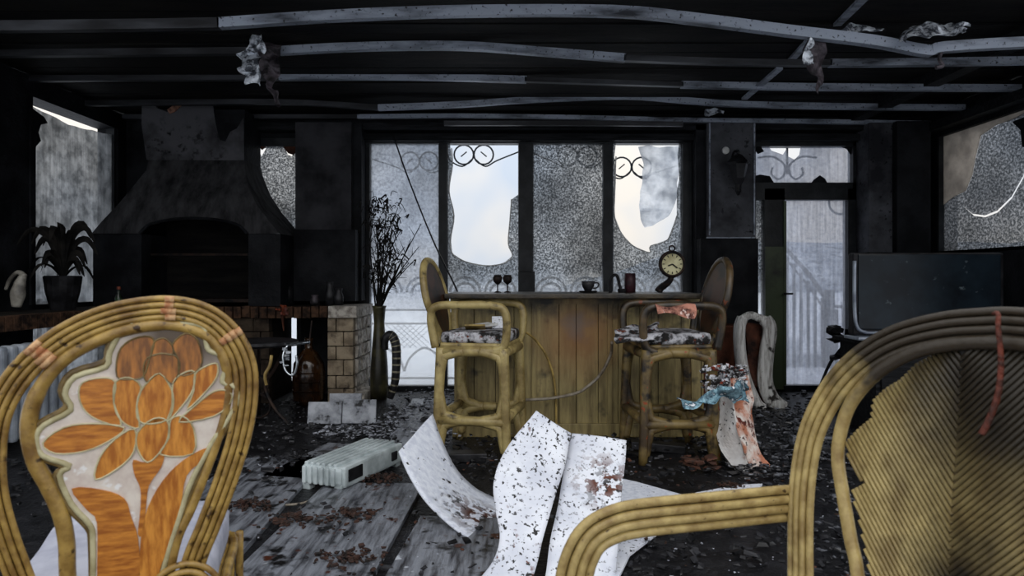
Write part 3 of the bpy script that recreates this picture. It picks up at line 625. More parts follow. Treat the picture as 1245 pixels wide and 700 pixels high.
# ------------------------------------------------------------------ corner by the pier: iron table, demijohn, vase
tb = thing('iron_table', 'small round black wrought-iron table by the stone pier', 'table', (-1.93, 5.2, 0))
c = Vector((-1.93, 5.2, 0))
MB().lathe([(.27, .60), (.29, .615), (.29, .635), (.27, .64)], c, 28).build('table_top', m_char, tb)
for k in range(3):
    a = R(90 + k * 120 + 20); u = Vector((math.cos(a), math.sin(a), 0))
    MB().tube(smooth([c + u * .22 + Vector((0, 0, .6)), c + u * .13 + Vector((0, 0, .42)), c + u * .05 + Vector((0, 0, .3)), c + u * .12 + Vector((0, 0, .14)), c + u * .24 + Vector((0, 0, .012))], 5), .013, 6).build('leg', m_iron, tb)
MB().tube(ring(c + Vector((0, 0, .3)), .07)[:-1], .010, 6, closed=True).build('scroll', m_iron, tb)
MB().tube(ring(c + Vector((0, 0, .14)), .09)[:-1], .010, 6, closed=True).build('scroll', m_iron, tb)
dj = thing('demijohn', 'big amber glass demijohn in the niche beside the stone pier', 'bottle', (-1.83, 6.05, 0))
c = Vector((-1.80, 6.05, 0))
MB().lathe([(.11, 0), (.135, .05), (.14, .25), (.13, .36), (.08, .45), (.035, .49), (.032, .56), (.04, .57), (.036, .585)], c, 22).build('body', m_amber, dj, smooth_=True)
for z in (.12, .2, .28): MB().lathe([(.141, z), (.145, z + .006), (.141, z + .012)], c, 22).build('ridge', m_amber, dj)
dj.location = c
for ch in dj.children: ch.matrix_parent_inverse = Matrix.Translation(-c)
hb = thing('metal_tap', 'bent chrome tap and hose lying on the iron table', 'tap', P(352, 420, 5.05))
MB().tube(smooth([P(335, 418, 5.1), P(352, 419, 5.05), P(366, 417, 5.0), P(376, 416, 4.98)], 5), .014, 8).build('spout', m_chrome, hb, smooth_=True)
MB().tube(smooth([P(350, 419, 5.05), P(344, 432, 5.02), P(347, 450, 5.0), P(356, 456, 5.0), P(361, 444, 5.0), P(360, 432, 5.0)], 5), .009, 8).build('hose', m_chrome, hb, smooth_=True)
for k in range(6): MB().chunk(P(346 + random.uniform(-4, 5), 424 + k * 4, 5.0), .02).build('crumpled_scrap', m_foil, hb)
MB().tube([P(376, 416, 5.0), P(378, 400, 5.0), P(379, 390, 5.0)], .006, 6).build('riser', m_iron, hb)
ys = at_base(MB().tube(smooth([P(330, 432, 5.0), P(328, 444, 4.98), P(322, 456, 4.97), P(324, 468, 4.97)], 5), .012, 6).build('yellow_strap', m_yel), P(330, 432, 5.0))
tag(ys, 'short ochre strap hanging from the edge of the iron table', 'strap')
vz = thing('floor_vase', 'tall olive floor vase holding burnt branches by the left window pane', 'vase', (-1.225, 6.3, 0))
c = Vector((-1.225, 6.3, 0))
MB().lathe([(.07, 0), (.085, .1), (.08, .3), (.06, .55), (.048, .7), (.06, .84), (.068, .86), (.05, .85)], c, 18).build('body', m_vase, vz, smooth_=True)
tops = [(470, 245), (462, 262), (455, 285), (480, 262), (487, 280), (492, 300), (500, 290), (512, 272), (509, 300), (497, 320), (458, 240), (465, 300), (475, 290), (505, 315), (484, 252), (452, 300)]
for (px, py) in tops:
    e = P(px, py, 6.3 + random.uniform(-.15, .15)); s0 = c + Vector((random.uniform(-.03, .03), random.uniform(-.03, .03), .83))
    mid = s0.lerp(e, .5) + Vector((random.uniform(-.07, .03), 0, .04))
    pts = smooth([s0, mid, e], 5)
    mb = MB().tube(pts, [.009, .003], 5)
    for q in range(4):
        p0 = pts[int(len(pts) * (.35 + q * .14))]; mb.tube([p0, p0 + Vector((random.uniform(-.10, .10), random.uniform(-.05, .05), random.uniform(-.02, .14)))], [.004, .0015], 4)
    mb.build('branch', m_twig, vz)
tw = MB()
for k in range(280):
    p0 = P(random.gauss(466, 11), random.uniform(238, 345), 6.3 + random.uniform(-.12, .12))
    p1 = p0 + Vector((random.uniform(-.07, .07), random.uniform(-.04, .04), random.uniform(-.1, .06)))
    tw.tube(smooth([p0, p0.lerp(p1, .5) + Vector((random.uniform(-.03, .03), 0, .03)), p1], 3), random.choice((.0025, .004, .007)), 4)
tw.build('dry_foliage', m_twig, vz, kind='stuff')
hn = thing('striped_horn', 'dark curved horn ornament with pale stripes beside the olive vase', 'ornament', (P(472, 482, 6.15).x, 6.15, 0))
hp = smooth([P(474, 484, 6.15) + Vector((0, 0, .0)), P(480, 465, 6.15), P(482, 440, 6.15), P(481, 418, 6.15), P(475, 407, 6.15), P(468, 413, 6.15), P(468, 425, 6.15)], 6)
n = len(hp); MB().tube(hp, [.03 + .012 * math.sin(3.1 * i / n) for i in range(n)], 10).build('horn', m_char, hn, smooth_=True)
for i in range(3, n - 12, 2): MB().tube([hp[i], hp[i] + (hp[i + 1] - hp[i]) * .5], .030 + .014 * math.sin(3.1 * i / n), 10).build('stripe', m_stripe, hn)
# stone tiles leaning at the foot of the pier
for (lab, a, b, z1, yy, t) in (('left light grey tile slab leaning at the foot of the stone pier', 374, 416, .165, 5.2, -.22), ('right light grey tile slab leaning at the foot of the stone pier', 416, 458, .18, 5.22, -.2), ('low grey tile slab behind the two leaning at the pier foot', 400, 440, .2, 5.38, -.15)):
    x0, x1 = (a - CX) / F * yy, (b - CX) / F * yy
    o = MB().box((0, 0, z1 / 2 + .004), (x1 - x0 - .008, .025, z1), Matrix.Rotation(t, 4, 'X'), .004).build('tile_slab', M('grey tile %d' % a, S(176, 180, 188), S(120, 124, 132), 9, rough=.6, specks=((9, .6, .66, BLK, None),)))
    o.location = ((x0 + x1) / 2, yy, 0); tag(o, lab, 'tile')

# ------------------------------------------------------------------ bar counter
bc = thing('bar_counter', 'olive bar counter with boarded front and charred top', 'bar', (.47, 5.0, 0))
BYF = 4.78
bx0, bx1 = (552 - CX) / F * BYF, (856 - CX) / F * BYF
MB().b2(bx0 + .02, bx1 - .02, BYF + .03, 5.35, 0, .965).build('carcass', m_groove, bc)
x = bx0; k = 0
wds = [.14, .15, .13, .145, .17, .12, .155, .14, .15, .13, .16, .14, .15]
while x < bx1 - .02:
    wd = min(wds[k % 13], bx1 - x)
    MB().box((x + wd / 2, BYF + .015 + random.uniform(-.0015, .0015), .53), (wd - .003, .03, .87), None, .004).build('board', m_bar, bc); x += wd; k += 1
MB().b2(bx0 - .01, bx1 + .01, BYF - .015, BYF + .03, 0.0, .095, .006).build('plinth', m_bar, bc)
for xx in (bx0 + .33, bx0 + .56, bx1 - .66, bx1 - .35): MB().b2(xx - .018, xx + .018, BYF - .012, BYF + .01, .095, .965, .004).build('batten', m_bar, bc)
MB().b2((540 - CX) / F * 4.6, (862 - CX) / F * 4.6, 4.58, 5.4, .972, 1.006, .008).build('bar_top', m_bartop, bc)
MB().b2((545 - CX) / F * 4.62, (858 - CX) / F * 4.62, 4.765, 4.79, .93, .972).build('apron', m_bar, bc)
BT = 1.006
def on_bar(px, d=5.0): return Vector(((px - CX) / F * d, d, BT))
for i, px in enumerate((605, 617)):
    c = on_bar(px); g_ = thing('goblet', ['left of two small dark goblets on the bar', 'right of two small dark goblets on the bar'][i], 'goblet', c)
    MB().lathe([(.026, 0), (.024, .006), (.005, .012), (.005, .06)], c, 12).build('stem', m_iron, g_, smooth_=True)
    MB().lathe([(.006, .058), (.030, .08), (.034, .11), (.024, .13), (.02, .128)], c, 14).build('bowl', m_iron, g_, smooth_=True)
c = on_bar(715); o = thing('cup', 'small dark cup on saucer in the middle of the bar', 'cup', c)
MB().lathe([(.06, 0), (.07, .012), (.06, .014)], c, 18).build('saucer', m_char, o)
MB().lathe([(.025, .012), (.045, .05), (.05, .085), (.044, .085), (.03, .03)], c, 16).build('bowl', m_char, o, smooth_=True)
MB().tube(smooth([c + Vector((.04, 0, .07)), c + Vector((.075, 0, .07)), c + Vector((.07, 0, .04)), c + Vector((.035, 0, .03))], 4), .006, 6).build('handle', m_char, o)
c = on_bar(766); o = thing('mug', 'tall dark maroon mug with open handle on the bar', 'mug', c)
MB().lathe([(.04, 0), (.042, .06), (.04, .14), (.036, .142), (.034, .1)], c, 18).build('body', m_maroon, o, smooth_=True)
c = on_bar(748); o = thing('jug_handle', 'black curved jug handle standing left of the maroon mug', 'jug', c)
MB().tube(smooth([c + Vector((-.035, 0, 0)), c + Vector((-.04, 0, .08)), c + Vector((-.015, 0, .125)), c + Vector((.015, 0, .12)), c + Vector((.03, 0, .06)), c + Vector((.045, 0, .006))], 5), .012, 8).build('handle', m_blackp, o, smooth_=True)
MB().lathe([(.03, 0), (.035, .02), (.03, .03)], c + Vector((.05, 0, 0)), 12).build('base', m_blackp, o)
c = on_bar(806, 5.05); ck = thing('clock', 'round black-rimmed clock with yellowed face standing on the bar', 'clock', c)
fc = P(817, 321, 5.0)
rx = Matrix.Rotation(R(90), 4, 'X')
MB().lathe([(.093, -.02), (.10, 0), (.093, .02), (.078, .02), (.078, .012), (.078, -.02)], fc, 32, rx).build('rim', m_iron, ck, smooth_=True)
dl_ = MB().lathe([(.08, -.004), (.08, .010)], fc, 32, rx).build('dial', m_face, ck)
for k in range(12):
    a = R(k * 30); q = fc + Vector((math.sin(a) * .064, -.013, math.cos(a) * .064))
    MB().box(q, (.006, .004, .016), Matrix.Rotation(a, 4, 'Y')).build('hour_mark', m_blackp, dl_)
for a, l_ in ((R(128), .045), (R(250), .034)):
    MB().tube([fc + Vector((0, -.016, 0)), fc + Vector((math.sin(a) * l_, -.016, math.cos(a) * l_))], .005, 5).build('hand', m_blackp, dl_)
MB().tube(smooth([fc + Vector((0, .01, -.09)), fc + Vector((-.02, .02, -.13)), fc + Vector((-.07, .05, -.175)), Vector((fc.x - .09, 5.05, BT + .006))], 5), [.02, .03], 8).build('stand', m_iron, ck)
MB().tube(ring(fc + Vector((0, 0, .115)), .02)[:-1], .006, 6, closed=True).build('hanging_ring', m_iron, ck)
for ch in ck.children: pass
# ------------------------------------------------------------------ bar stools
def stool(label, cx, cy, rot, mt, seatm, backm, armm):
    t = thing('bar_stool', label, 'bar stool', (cx, cy, 0)); t.rotation_euler = (0, 0, rot)
    def b(mb, name, m_, sm=True, lab=None):
        o = mb.build(name, m_, None, sm); o.parent = t
        if lab: o['label'] = lab
        return o
    for sx in (-1, 1):
        for sy in (-1, 1):
            b(MB().tube(smooth([(sx * .225, sy * .255, 0), (sx * .215, sy * .25, .24), (sx * .205, sy * .24, .5), (sx * .195, sy * .235, .68)], 3), [.027, .036], 10), 'leg', mt)
    for sy in (-1, 1):
        b(MB().tube([(-.215, sy * .25, .235), (.215, sy * .25, .235)], .030, 10), 'stretcher', mt)
        b(MB().tube([(-.2, sy * .236, .66), (.2, sy * .236, .66)], .032, 10), 'seat_rail', mt)
        for sx in (-1, 1):
            for (zc, dz) in ((.645, -1), (.25, 1), (.22, -1)):
                z0 = zc
                pts = [(sx * .207, sy * .243, z0 + dz * .17), (sx * .183, sy * .243, z0 + dz * .045), (sx * .155, sy * .243, z0 + dz * .012), (sx * .05, sy * .243, z0 - .015 * dz)]
                b(MB().tube(smooth(pts, 5), [.027, .030], 8), 'corner_brace', mt)
        b(MB().tube(smooth([(-.235, sy * .235, .68), (-.26, sy * .25, .86), (-.22, sy * .265, .935), (-.05, sy * .275, .945), (.12, sy * .275, .945), (.205, sy * .27, .92), (.225, sy * .26, .83), (.205, sy * .245, .70), (.14, sy * .24, .665)], 6), .026, 10), 'armrest', armm)
    for sx in (-1, 1):
        b(MB().tube([(sx * .215, -.25, .255), (sx * .215, .25, .255)], .028, 10), 'stretcher', mt)
        b(MB().tube([(sx * .2, -.236, .655), (sx * .2, .236, .655)], .032, 10), 'seat_rail', mt)
    b(MB().box((0, 0, .695), (.42, .46, .03), None, .012), 'seat_board', mt)
    mb = MB().box((.0, 0, .742), (.42, .45, .075), None, .03)
    b(mb, 'cushion', seatm, lab='soot-stained seat cushion')
    lean = lambda z: -.235 - (z - .68) * .24
    oval = [(.20 * math.cos(R(k * 15)) * (1 if math.sin(R(k * 15)) > -.2 else .88), .97 + .255 * math.sin(R(k * 15))) for k in range(24)]
    pts = [Vector((lean(z), yv, z)) for yv, z in oval]
    b(MB().tube(smooth(pts, 2, True), .024, 10, closed=True), 'back_frame', armm)
    nrm = Vector((1, 0, .24)).normalized()
    b(MB().prism([p - nrm * .012 for p in pts], nrm * .024), 'backrest', backm, False)
    for sy in (-1, 1): b(MB().tube([(-.205, sy * .13, .67), (lean(.76), sy * .12, .76)], .022, 8), 'back_post', mt)
    return t
st1 = stool('left bar stool of olive cane, facing right before the bar', -.197, 4.42, R(-12), m_stool, m_seat, m_stool_d, m_stool)
st2 = stool('right bar stool, darker and more sooted, facing left before the bar', .985, 4.33, R(184), m_stool_b, m_seat, m_stool_d, m_stool_c)
# scraps on the stools
def scrap(name, label, cat, mat, rows, nu, nv, amp, seed, th=.004, base=None, freq=9):
    o = MB().grid(sheet(rows, nu, nv, amp, seed, freq)).build(name, mat, None, solid=th)
    if base is None: base = P(*rows[-1][0])
    tag(at_base(o, base), label, cat); return o
for i in range(3):
    px, py = ((578, 398), (590, 402), (607, 401))[i]
    o = MB().box((0, 0, .006), (.13, .10, .012), Matrix.Rotation(R(-20 + i * 25), 4, 'X') @ Matrix.Rotation(i * .8, 4, 'Z'), .003).build('broken_tile', (m_yel, m_white, m_sheet)[i])
    o.location = Vector((P(px, py, 4.4).x, 4.38 + .06 * i, .79 + .012 * i)); tag(o, ['ochre scrap on the seat of the left bar stool', 'white scrap in the middle of the left bar stool seat', 'speckled white scrap at the right edge of the left stool seat'][i], 'scrap')
pc = scrap('peeled_cover', 'scorched pinkish torn cover draped over an arm of the right bar stool', 'cover', M('scorched pink cover', S(190, 130, 110), S(70, 32, 24), 16, (.42, .58), rough=.8, specks=((24, .6, .66, S(226, 200, 190), None),)),
     [((793, 374, 4.10), (848, 375, 4.08)), ((796, 370, 4.02), (845, 371, 4.0)), ((800, 381, 3.99), (842, 385, 3.98))], 12, 5, .035, 5, .006)
wp = scrap('white_scrap', 'torn dirty white cloth lying over the seat of the right bar stool', 'cloth', m_seat, [((748, 400, 4.2), (800, 392, 4.45)), ((750, 412, 4.1), (805, 406, 4.1)), ((752, 418, 4.06), (800, 416, 4.02))], 10, 5, .03, 8, .006)

# ------------------------------------------------------------------ cables on the bar front
o = MB().tube(smooth([P(744, 416, 4.62), P(742, 432, 4.68), P(730, 455, 4.70), P(714, 470, 4.70), P(700, 478, 4.70), P(670, 484, 4.70), P(640, 486, 4.70), P(636, 487, 4.72)], 6), .014, 8, flat=(1, .7)).build('grey_hose', m_hose, smooth_=True)
tag(o, 'grey flat hose sagging across the front of the bar', 'hose')
o = MB().tube(smooth([P(636, 402, 4.62), P(650, 412, 4.68), P(664, 432, 4.72), P(673, 458, 4.745), P(676, 490, 4.75), P(676, 522, 4.745)], 6), .008, 6).build('ochre_cable', m_yel, smooth_=True)
tag(o, 'thin ochre cable looping down the bar front beside the left stool', 'cable')
o = MB().tube(smooth([P(478, 164, 6.5), P(492, 205, 6.4), P(510, 252, 6.2), P(530, 300, 5.9), P(552, 345, 5.6), P(563, 372, 5.5)], 6), .007, 6).build('hanging_cable', m_blackp)
tag(o, 'black cable hanging slantwise across the left window pane', 'cable')

# ------------------------------------------------------------------ pillar fittings
c = P(893, 205, 6.45); ln = thing('wall_lantern', 'black burnt wall lantern on the pillar left of the door', 'lantern', c)
MB().tube(smooth([c + Vector((0, .1, .05)), c + Vector((0, .02, .16)), c + Vector((.02, -.04, .14)), c + Vector((.02, -.05, .08))], 5), .012, 6).build('bracket', m_blackp, ln)
MB().lathe([(.03, -.16), (.06, -.10), (.09, .03), (.11, .05), (.05, .11), (.015, .13), (.02, .15), (.005, .17)], c + Vector((.02, -.05, 0)), 6).build('lamp_body', m_blackp, ln)
MB().lathe([(.01, -.26), (.03, -.22), (.03, -.16)], c + Vector((.02, -.05, 0)), 8).build('finial', m_blackp, ln)
o = at_base(MB().lathe([(.035, 0), (.035, .012), (.028, .018)], P(882, 183, 6.545), 16, rx).build('thermostat', m_white), P(882, 183, 6.55))
tag(o, 'small round white wall fitting high on the pillar left of the door', 'thermostat')

# ------------------------------------------------------------------ right side: television, cabinet, melted things
tvY = 5.0
tv = thing('television', 'large sooted flat television with silver lower edge, right of the door', 'television', P(1125, 408, tvY))
x0, x1 = P(1041, 0, tvY).x, P(1218, 0, tvY).x; z0, z1 = P(0, 408, tvY).z, P(0, 307, tvY).z
MB().b2(x0 - .02, x1 + .02, tvY, tvY + .09, z0, z1, .02).build('housing', m_blackp, tv)
MB().b2(x0 + .012, x1 - .012, tvY - .01, tvY + .02, z0 + .045, z1 - .012, .008).build('screen', m_tv, tv)
MB().tube(smooth([Vector((x0 - .014, tvY - .004, z1 - .06)), Vector((x0 - .016, tvY - .006, z0 + .25)), Vector((x0 - .004, tvY - .01, z0 + .08)), Vector((x0 + .05, tvY - .012, z0 + .03)), Vector((x0 + .2, tvY - .012, z0 + .022)), Vector((x1 - .02, tvY - .012, z0 + .02))], 5), .017, 8, flat=(1, .7)).build('bezel', m_silver, tv, smooth_=True)
MB().box(((x0 + x1) / 2 - .1, tvY - .02, z0 - .012), (x1 - x0 - .1, .22, .024), None, .01).build('stand_foot', m_silver, tv)
cb = thing('television_cabinet', 'black charred cabinet beneath the television', 'cabinet', ((x0 + x1) / 2, tvY + .1, 0))
zc = z0 - .026
MB().b2(x0 + .05, x1 + .2, tvY - .18, tvY + .35, 0, zc - .03).build('body', m_soot2, cb)
MB().b2(x0 + .0, x1 + .25, tvY - .22, tvY + .38, zc - .03, zc, .006).build('top_board', m_soot2, cb)
for k in range(3): MB().b2(x0 + .08 + k * .36, x0 + .42 + k * .36, tvY - .2, tvY - .18, .06, zc - .06, .004).build('door', m_soot2, cb)
mt_ = thing('melted_plant_stand', 'melted black stand with drooping wires beside the door', 'stand', P(1018, 470, 5.6))
for pts in ([(1036, 385), (1034, 405), (1022, 425), (1010, 440), (1000, 462), (994, 478)], [(1012, 398), (1022, 408), (1034, 412)], [(1030, 400), (1028, 430), (1024, 470), (1022, 495)], [(1034, 360), (1040, 385), (1030, 408)]):
    MB().tube(smooth([P(a, b, 5.6) for a, b in pts], 5), [.02, .010], 6).build('bent_rod', m_blackp, mt_)
for k in range(7): MB().chunk(P(1020 + random.uniform(-9, 12), 408 + random.uniform(-10, 28), 5.58), .07).build('melted_lump', m_blackp, mt_)
cbn = thing('low_cabinet', 'reddish scorched wooden cabinet against the pillar left of the door', 'cabinet', (2.0, 6.15, 0))
x0, x1 = P(852, 0, 6.1).x, P(932, 0, 6.1).x
MB().b2(x0, x1, 6.1, 6.43, 0, P(0, 396, 6.1).z, .01).build('body', m_brown, cbn)
for k in range(2): MB().b2(x0 + .02 + k * .28, x0 + .28 + k * .28, 6.08, 6.1, .05, P(0, 402, 6.1).z, .005).build('door', m_brown, cbn)
mc = thing('melted_chair', 'melted white plastic chair with drooping legs left of the door', 'chair', P(915, 492, 5.9))
for nm, pts, rr in (('leg', [(903, 386), (899, 400), (900, 430), (906, 460), (918, 488), (926, 496)], [.075, .085]), ('leg', [(930, 388), (936, 400), (932, 430), (930, 462), (938, 485), (952, 497)], [.06, .075]),
                ('back_rail', [(902, 388), (912, 383), (922, 386), (932, 389)], [.035, .035]), ('leg', [(898, 440), (893, 465), (900, 485), (908, 497)], [.02, .04])):
    MB().tube(smooth([P(a, b, 5.88) for a, b in pts], 5), rr, 8, flat=(1, .6)).build(nm, m_melt, mc, smooth_=True)
MB().grid(sheet([((906, 392, 5.95), (931, 394, 5.95)), ((908, 430, 5.95), (930, 430, 5.95)), ((912, 470, 5.9), (930, 465, 5.9))], 6, 5, .03, 2)).build('scorched_back', m_brown, mc, solid=.01)
# curled white panel with heap and blue film
scrap('bent_plastic_sheet', 'curved white plastic sheet streaked with rust, leaning behind the right bar stool', 'sheet', m_curl, [((858, 470, 4.25), (890, 466, 4.02)), ((861, 490, 4.2), (893, 492, 3.98)), ((867, 515, 4.12), (897, 520, 3.95)), ((877, 545, 4.0), (904, 550, 3.9)), ((893, 572, 3.92), (914, 573, 3.88))], 8, 6, .012, 1, .012)
scrap('rusty_sheet', 'rust-red burnt sheet curling down beside the curved white plastic sheet', 'sheet', m_curlr, [((890, 462, 4.02), (912, 456, 4.2)), ((893, 492, 3.98), (914, 490, 4.14)), ((897, 520, 3.95), (916, 520, 4.08)), ((904, 550, 3.9), (922, 548, 4.0)), ((914, 573, 3.88), (934, 568, 3.95))], 6, 6, .03, 4, .01)
hp_ = MB()
for k in range(170): hp_.chunk(P(random.uniform(856, 908), random.uniform(444, 472), random.uniform(4.02, 4.25)), random.uniform(.012, .032))
o = hp_.build('crumpled_heap', M('black and white crumbs', S(222, 224, 230), S(26, 22, 22), 30, (.44, .54), rough=.8, specks=((12, .58, .62, S(130, 50, 28), None),)))
tag(at_base(o, P(882, 470, 4.1)), 'crumbly white and rust heap on top of the curled panel', 'heap', kind='stuff')
scrap('blue_film', 'crumpled blue shiny film draped beside the right bar stool', 'film', m_film, [((908, 462, 3.95), (908, 486, 3.93)), ((893, 468, 3.9), (894, 486, 3.9)), ((870, 474, 3.92), (868, 491, 3.9)), ((848, 482, 3.96), (846, 496, 3.94)), ((824, 490, 3.98), (828, 502, 3.96))], 10, 8, .06, 6, .003, freq=14)

# ------------------------------------------------------------------ curled white sheets in the middle
def sheet_obj(label, mat, rows, amp=.012, seed=1, th=.008, nu=10, nv=8):
    o = MB().grid(sheet(rows, nu, nv, amp, seed, 4)).build('curled_sheet', mat, None, True, solid=th)
    low = min((o.data.vertices[i].co for i in range(len(o.data.vertices))), key=lambda v: v.z).copy()
    tag(at_base(o, low), label, 'sheet'); return o
sheet_obj('leftmost white sheet curled up like a slide, rust at its foot', m_sheet_c, [((485, 548, 3.2), (526, 503, 3.6)), ((498, 578, 3.1), (536, 532, 3.5)), ((518, 610, 3.0), (553, 568, 3.42)), ((550, 641, 2.92), (575, 591, 3.40)), ((580, 660, 2.82), (596, 603, 3.42)), ((604, 668, 2.77), (616, 610, 3.38))], .006, 2)
sheet_obj('tall white sheet bulging upright in the middle, flecked with soot', m_sheet, [((653, 499, 2.95), (694, 526, 2.95)), ((623, 535, 2.86), (688, 550, 2.86)), ((606, 563, 2.76), (683, 575, 2.78)), ((599, 590, 2.68), (677, 600, 2.7)), ((603, 620, 2.60), (670, 622, 2.62)), ((609, 652, 2.53), (660, 654, 2.54)), ((600, 685, 2.47), (648, 695, 2.45)), ((576, 716, 2.42), (638, 720, 2.39))], .012, 4)
sheet_obj('white sheet right of the tall one with rust stains down its middle', m_sheet_r, [((695, 526, 3.0), (760, 536, 2.98)), ((689, 550, 2.92), (759, 560, 2.9)), ((683, 582, 2.82), (758, 590, 2.8)), ((677, 615, 2.70), (756, 622, 2.7)), ((670, 650, 2.58), (753, 655, 2.57)), ((661, 702, 2.45), (750, 700, 2.47)), ((655, 722, 2.38), (749, 720, 2.40))], .012, 9)
def flat_piece(label, mat, pts, z=.02, th=.012, name='sheet_fragment', cat='sheet'):
    q = []
    for (a, b) in pts:
        d = F * (H - z) / (b - HY); v = P(a, b, d); v.z = z; q.append(v)
    o = MB().prism(q, (0, 0, th)).build(name, mat); c = sum(q, Vector()) / len(q)
    tag(at_base(o, (c.x, c.y, z)), label, cat); return o
flat_piece('pointed white sheet fragment lying right of the curled sheets', m_sheet_c, [(755, 622), (757, 584), (775, 588), (800, 595), (828, 603), (839, 611), (820, 618), (790, 625)], .03, .01)
flat_piece('thin ragged pale fragment on the floor before the curled panel', m_sheet, [(838, 609), (846, 601), (872, 596), (905, 591), (927, 590), (924, 597), (902, 603), (880, 608), (858, 612)], .03, .01)
flat_piece('low speckled sheet fragment seen beneath the arm of the right chair', m_sheet, [(756, 655), (800, 640), (840, 634), (800, 650), (766, 676), (745, 720), (735, 700)], .02, .01)
# planks of grey laminate on the floor
def fboard(label, x0, x1, y0, y1, z, ang, tilt=0):
    o = MB().box((0, 0, .012), (x1 - x0, y1 - y0, .024), Matrix.Rotation(tilt, 4, 'X'), .003).build('fallen_board', m_board)
    o.location = ((x0 + x1) / 2, (y0 + y1) / 2, z); o.rotation_euler = (0, 0, ang); tag(o, label, 'board'); return o
fboard('wide grey laminate board on the floor in front of the white case', -1.02, -.50, 1.75, 3.62, .0, R(-2))
fboard('grey laminate board on the floor behind the flower chair, left of the gap', -1.62, -1.09, 2.3, 4.15, .0, R(2))
fboard('short pale laminate board pushed under the back of the white case', -1.30, -1.06, 3.72, 4.5, .0, R(-12))
fboard('charred board lying beyond the white case towards the window', -.85, -.5, 4.2, 6.2, .0, R(3))
fboard('dark board on the floor right of the broad laminate board', -.46, .02, 1.9, 3.1, .0, R(-4))
# ribbed white case
cs = thing('ribbed_case', 'pale ribbed plastic case lying on the floor left of the curled sheets', 'case', (-.89, 3.82, 0))
ca = math.atan2(.56, .216) - R(90)
mtx = Matrix.Translation((-.885, 3.83, .03)) @ Matrix.Rotation(ca, 4, 'Z')
def cbx(name, c, s, mat, bev=.01, lab=None):
    mb = MB().box(c, s, None, bev); bmesh.ops.transform(mb.bm, matrix=mtx, verts=mb.bm.verts); return mb.build(name, mat, cs, label=lab)
cbx('shell', (0, 0, .05), (.25, .60, .10), m_case, .02)
for k in range(6): cbx('rib', (-.102 + k * .036, 0, .104), (.022, .58, .02), m_case, .006)
for k in range(6): cbx('end_rib', (-.102 + k * .036, -.302, .05), (.022, .02, .09), m_case, .006)
cbx('side_wall', (.128, 0, .05), (.03, .58, .11), m_case, .012)
cbx('handle_recess', (.142, -.2, .055), (.012, .13, .065), m_blackp, .005, 'round black handle recess')
cbx('latch', (.142, .19, .05), (.014, .06, .05), m_blackp, .004, 'scorched black latch')
cbx('foot', (.10, -.27, -.01), (.05, .05, .05), m_case, .008); cbx('foot', (-.10, -.27, -.01), (.05, .05, .05), m_case, .008)
cbx('foot', (.10, .27, -.01), (.05, .05, .05), m_case, .008); cbx('foot', (-.10, .27, -.01), (.05, .05, .05), m_case, .008)
o = MB().tube(smooth([P(398, 598, 3.5), P(370, 611, 3.33), P(340, 615, 3.28), P(300, 628, 3.14), P(265, 652, 2.9)], 5), .006, 6).build('loose_cable', m_hose); tag(o, 'thin grey cable trailing over the boards from the pale case', 'cable')
# debris
NOGO = [(-.46, 1.42, 4.72, 5.42), (-4, -2.05, 5.98, 7), (-1.75, -1.3, 5.98, 7), (-3.45, -3.0, 3.9, 5), (2.3, 4.1, 4.7, 5.5), (1.6, 2.4, 6.0, 6.8), (-1.1, -.62, 3.45, 4.2), (-1.4, -1.05, 5.0, 7)]
def debris(name, label, mat, n, area, s0, s1, zmax=.04, flat=.6, bias=None):
    mb = MB(); k = 0
    while k < n:
        x, y_ = random.uniform(area[0], area[1]), random.uniform(area[2], area[3])
        if noise.noise(Vector((x * 1.3, y_ * 1.3, s0 * 50))) < random.uniform(-.6, .5): continue
        if any(a < x < b and c_ < y_ < d_ for a, b, c_, d_ in NOGO): continue
        k += 1
        if -1.55 < x < -.46 and 1.8 < y_ < 3.6 and random.random() < .8: continue
        mb.chunk((x, y_, random.uniform(.005, zmax)), random.uniform(s0, s1) * min(1, .3 + .16 * y_), flat)
    return tag(mb.build(name, mat), label, 'debris', kind='stuff')
debris('charred_debris', 'black charred crumbs strewn over the whole floor', m_char, 5000, (-3.2, 3.6, 1.6, 6.6), .008, .034)
debris('ash_flakes', 'pale ash flakes scattered among the black floor debris', m_ash, 1500, (-2.4, 3.4, 1.8, 6.6), .003, .010, .05, .4)
debris('ash_drift', 'grey ash and glass drift on the floor below the left window pane', m_ash, 900, (-1.35, -.35, 4.6, 6.6), .006, .018, .07, .5)
debris('burnt_bits', 'rust-brown burnt bits scattered on boards and floor', m_rust, 150, (-1.5, 1.5, 2.2, 4.2), .006, .02, .04, .5)
debris('glint_debris', 'ridged debris with painted glints on the floor right of the curled panel', M('debris with painted glints', (.012, .012, .014, 1), (.24, .25, .28, 1), 22, (.5, .7), rough=.3), 2200, (1.2, 3.0, 2.2, 5.6), .008, .03, .06, .5)  # pale blotches in the colour stand in for glints
for i, (px, py, sx, sy, lab) in enumerate(((800, 548, .34, .10, 'dark charred lath on the floor below the right bar stool'), (1010, 553, .50, .07, 'long charred lath behind the right rattan chair'), (1000, 541, .45, .05, 'thin pale-edged lath behind the right rattan chair'), (560, 560, .3, .12, 'charred block under the left bar stool'))):
    d = floor_d(py); q = P(px, py, d)
    o = MB().box((0, 0, .03), (sx, sy, .05), Matrix.Rotation(.06, 4, 'Y'), .006).build('charred_lath', m_char if i != 2 else m_board); o.location = (q.x, q.y, 0.0); o.rotation_euler = (0, 0, R(8 * i - 8)); tag(o, lab, 'wood')
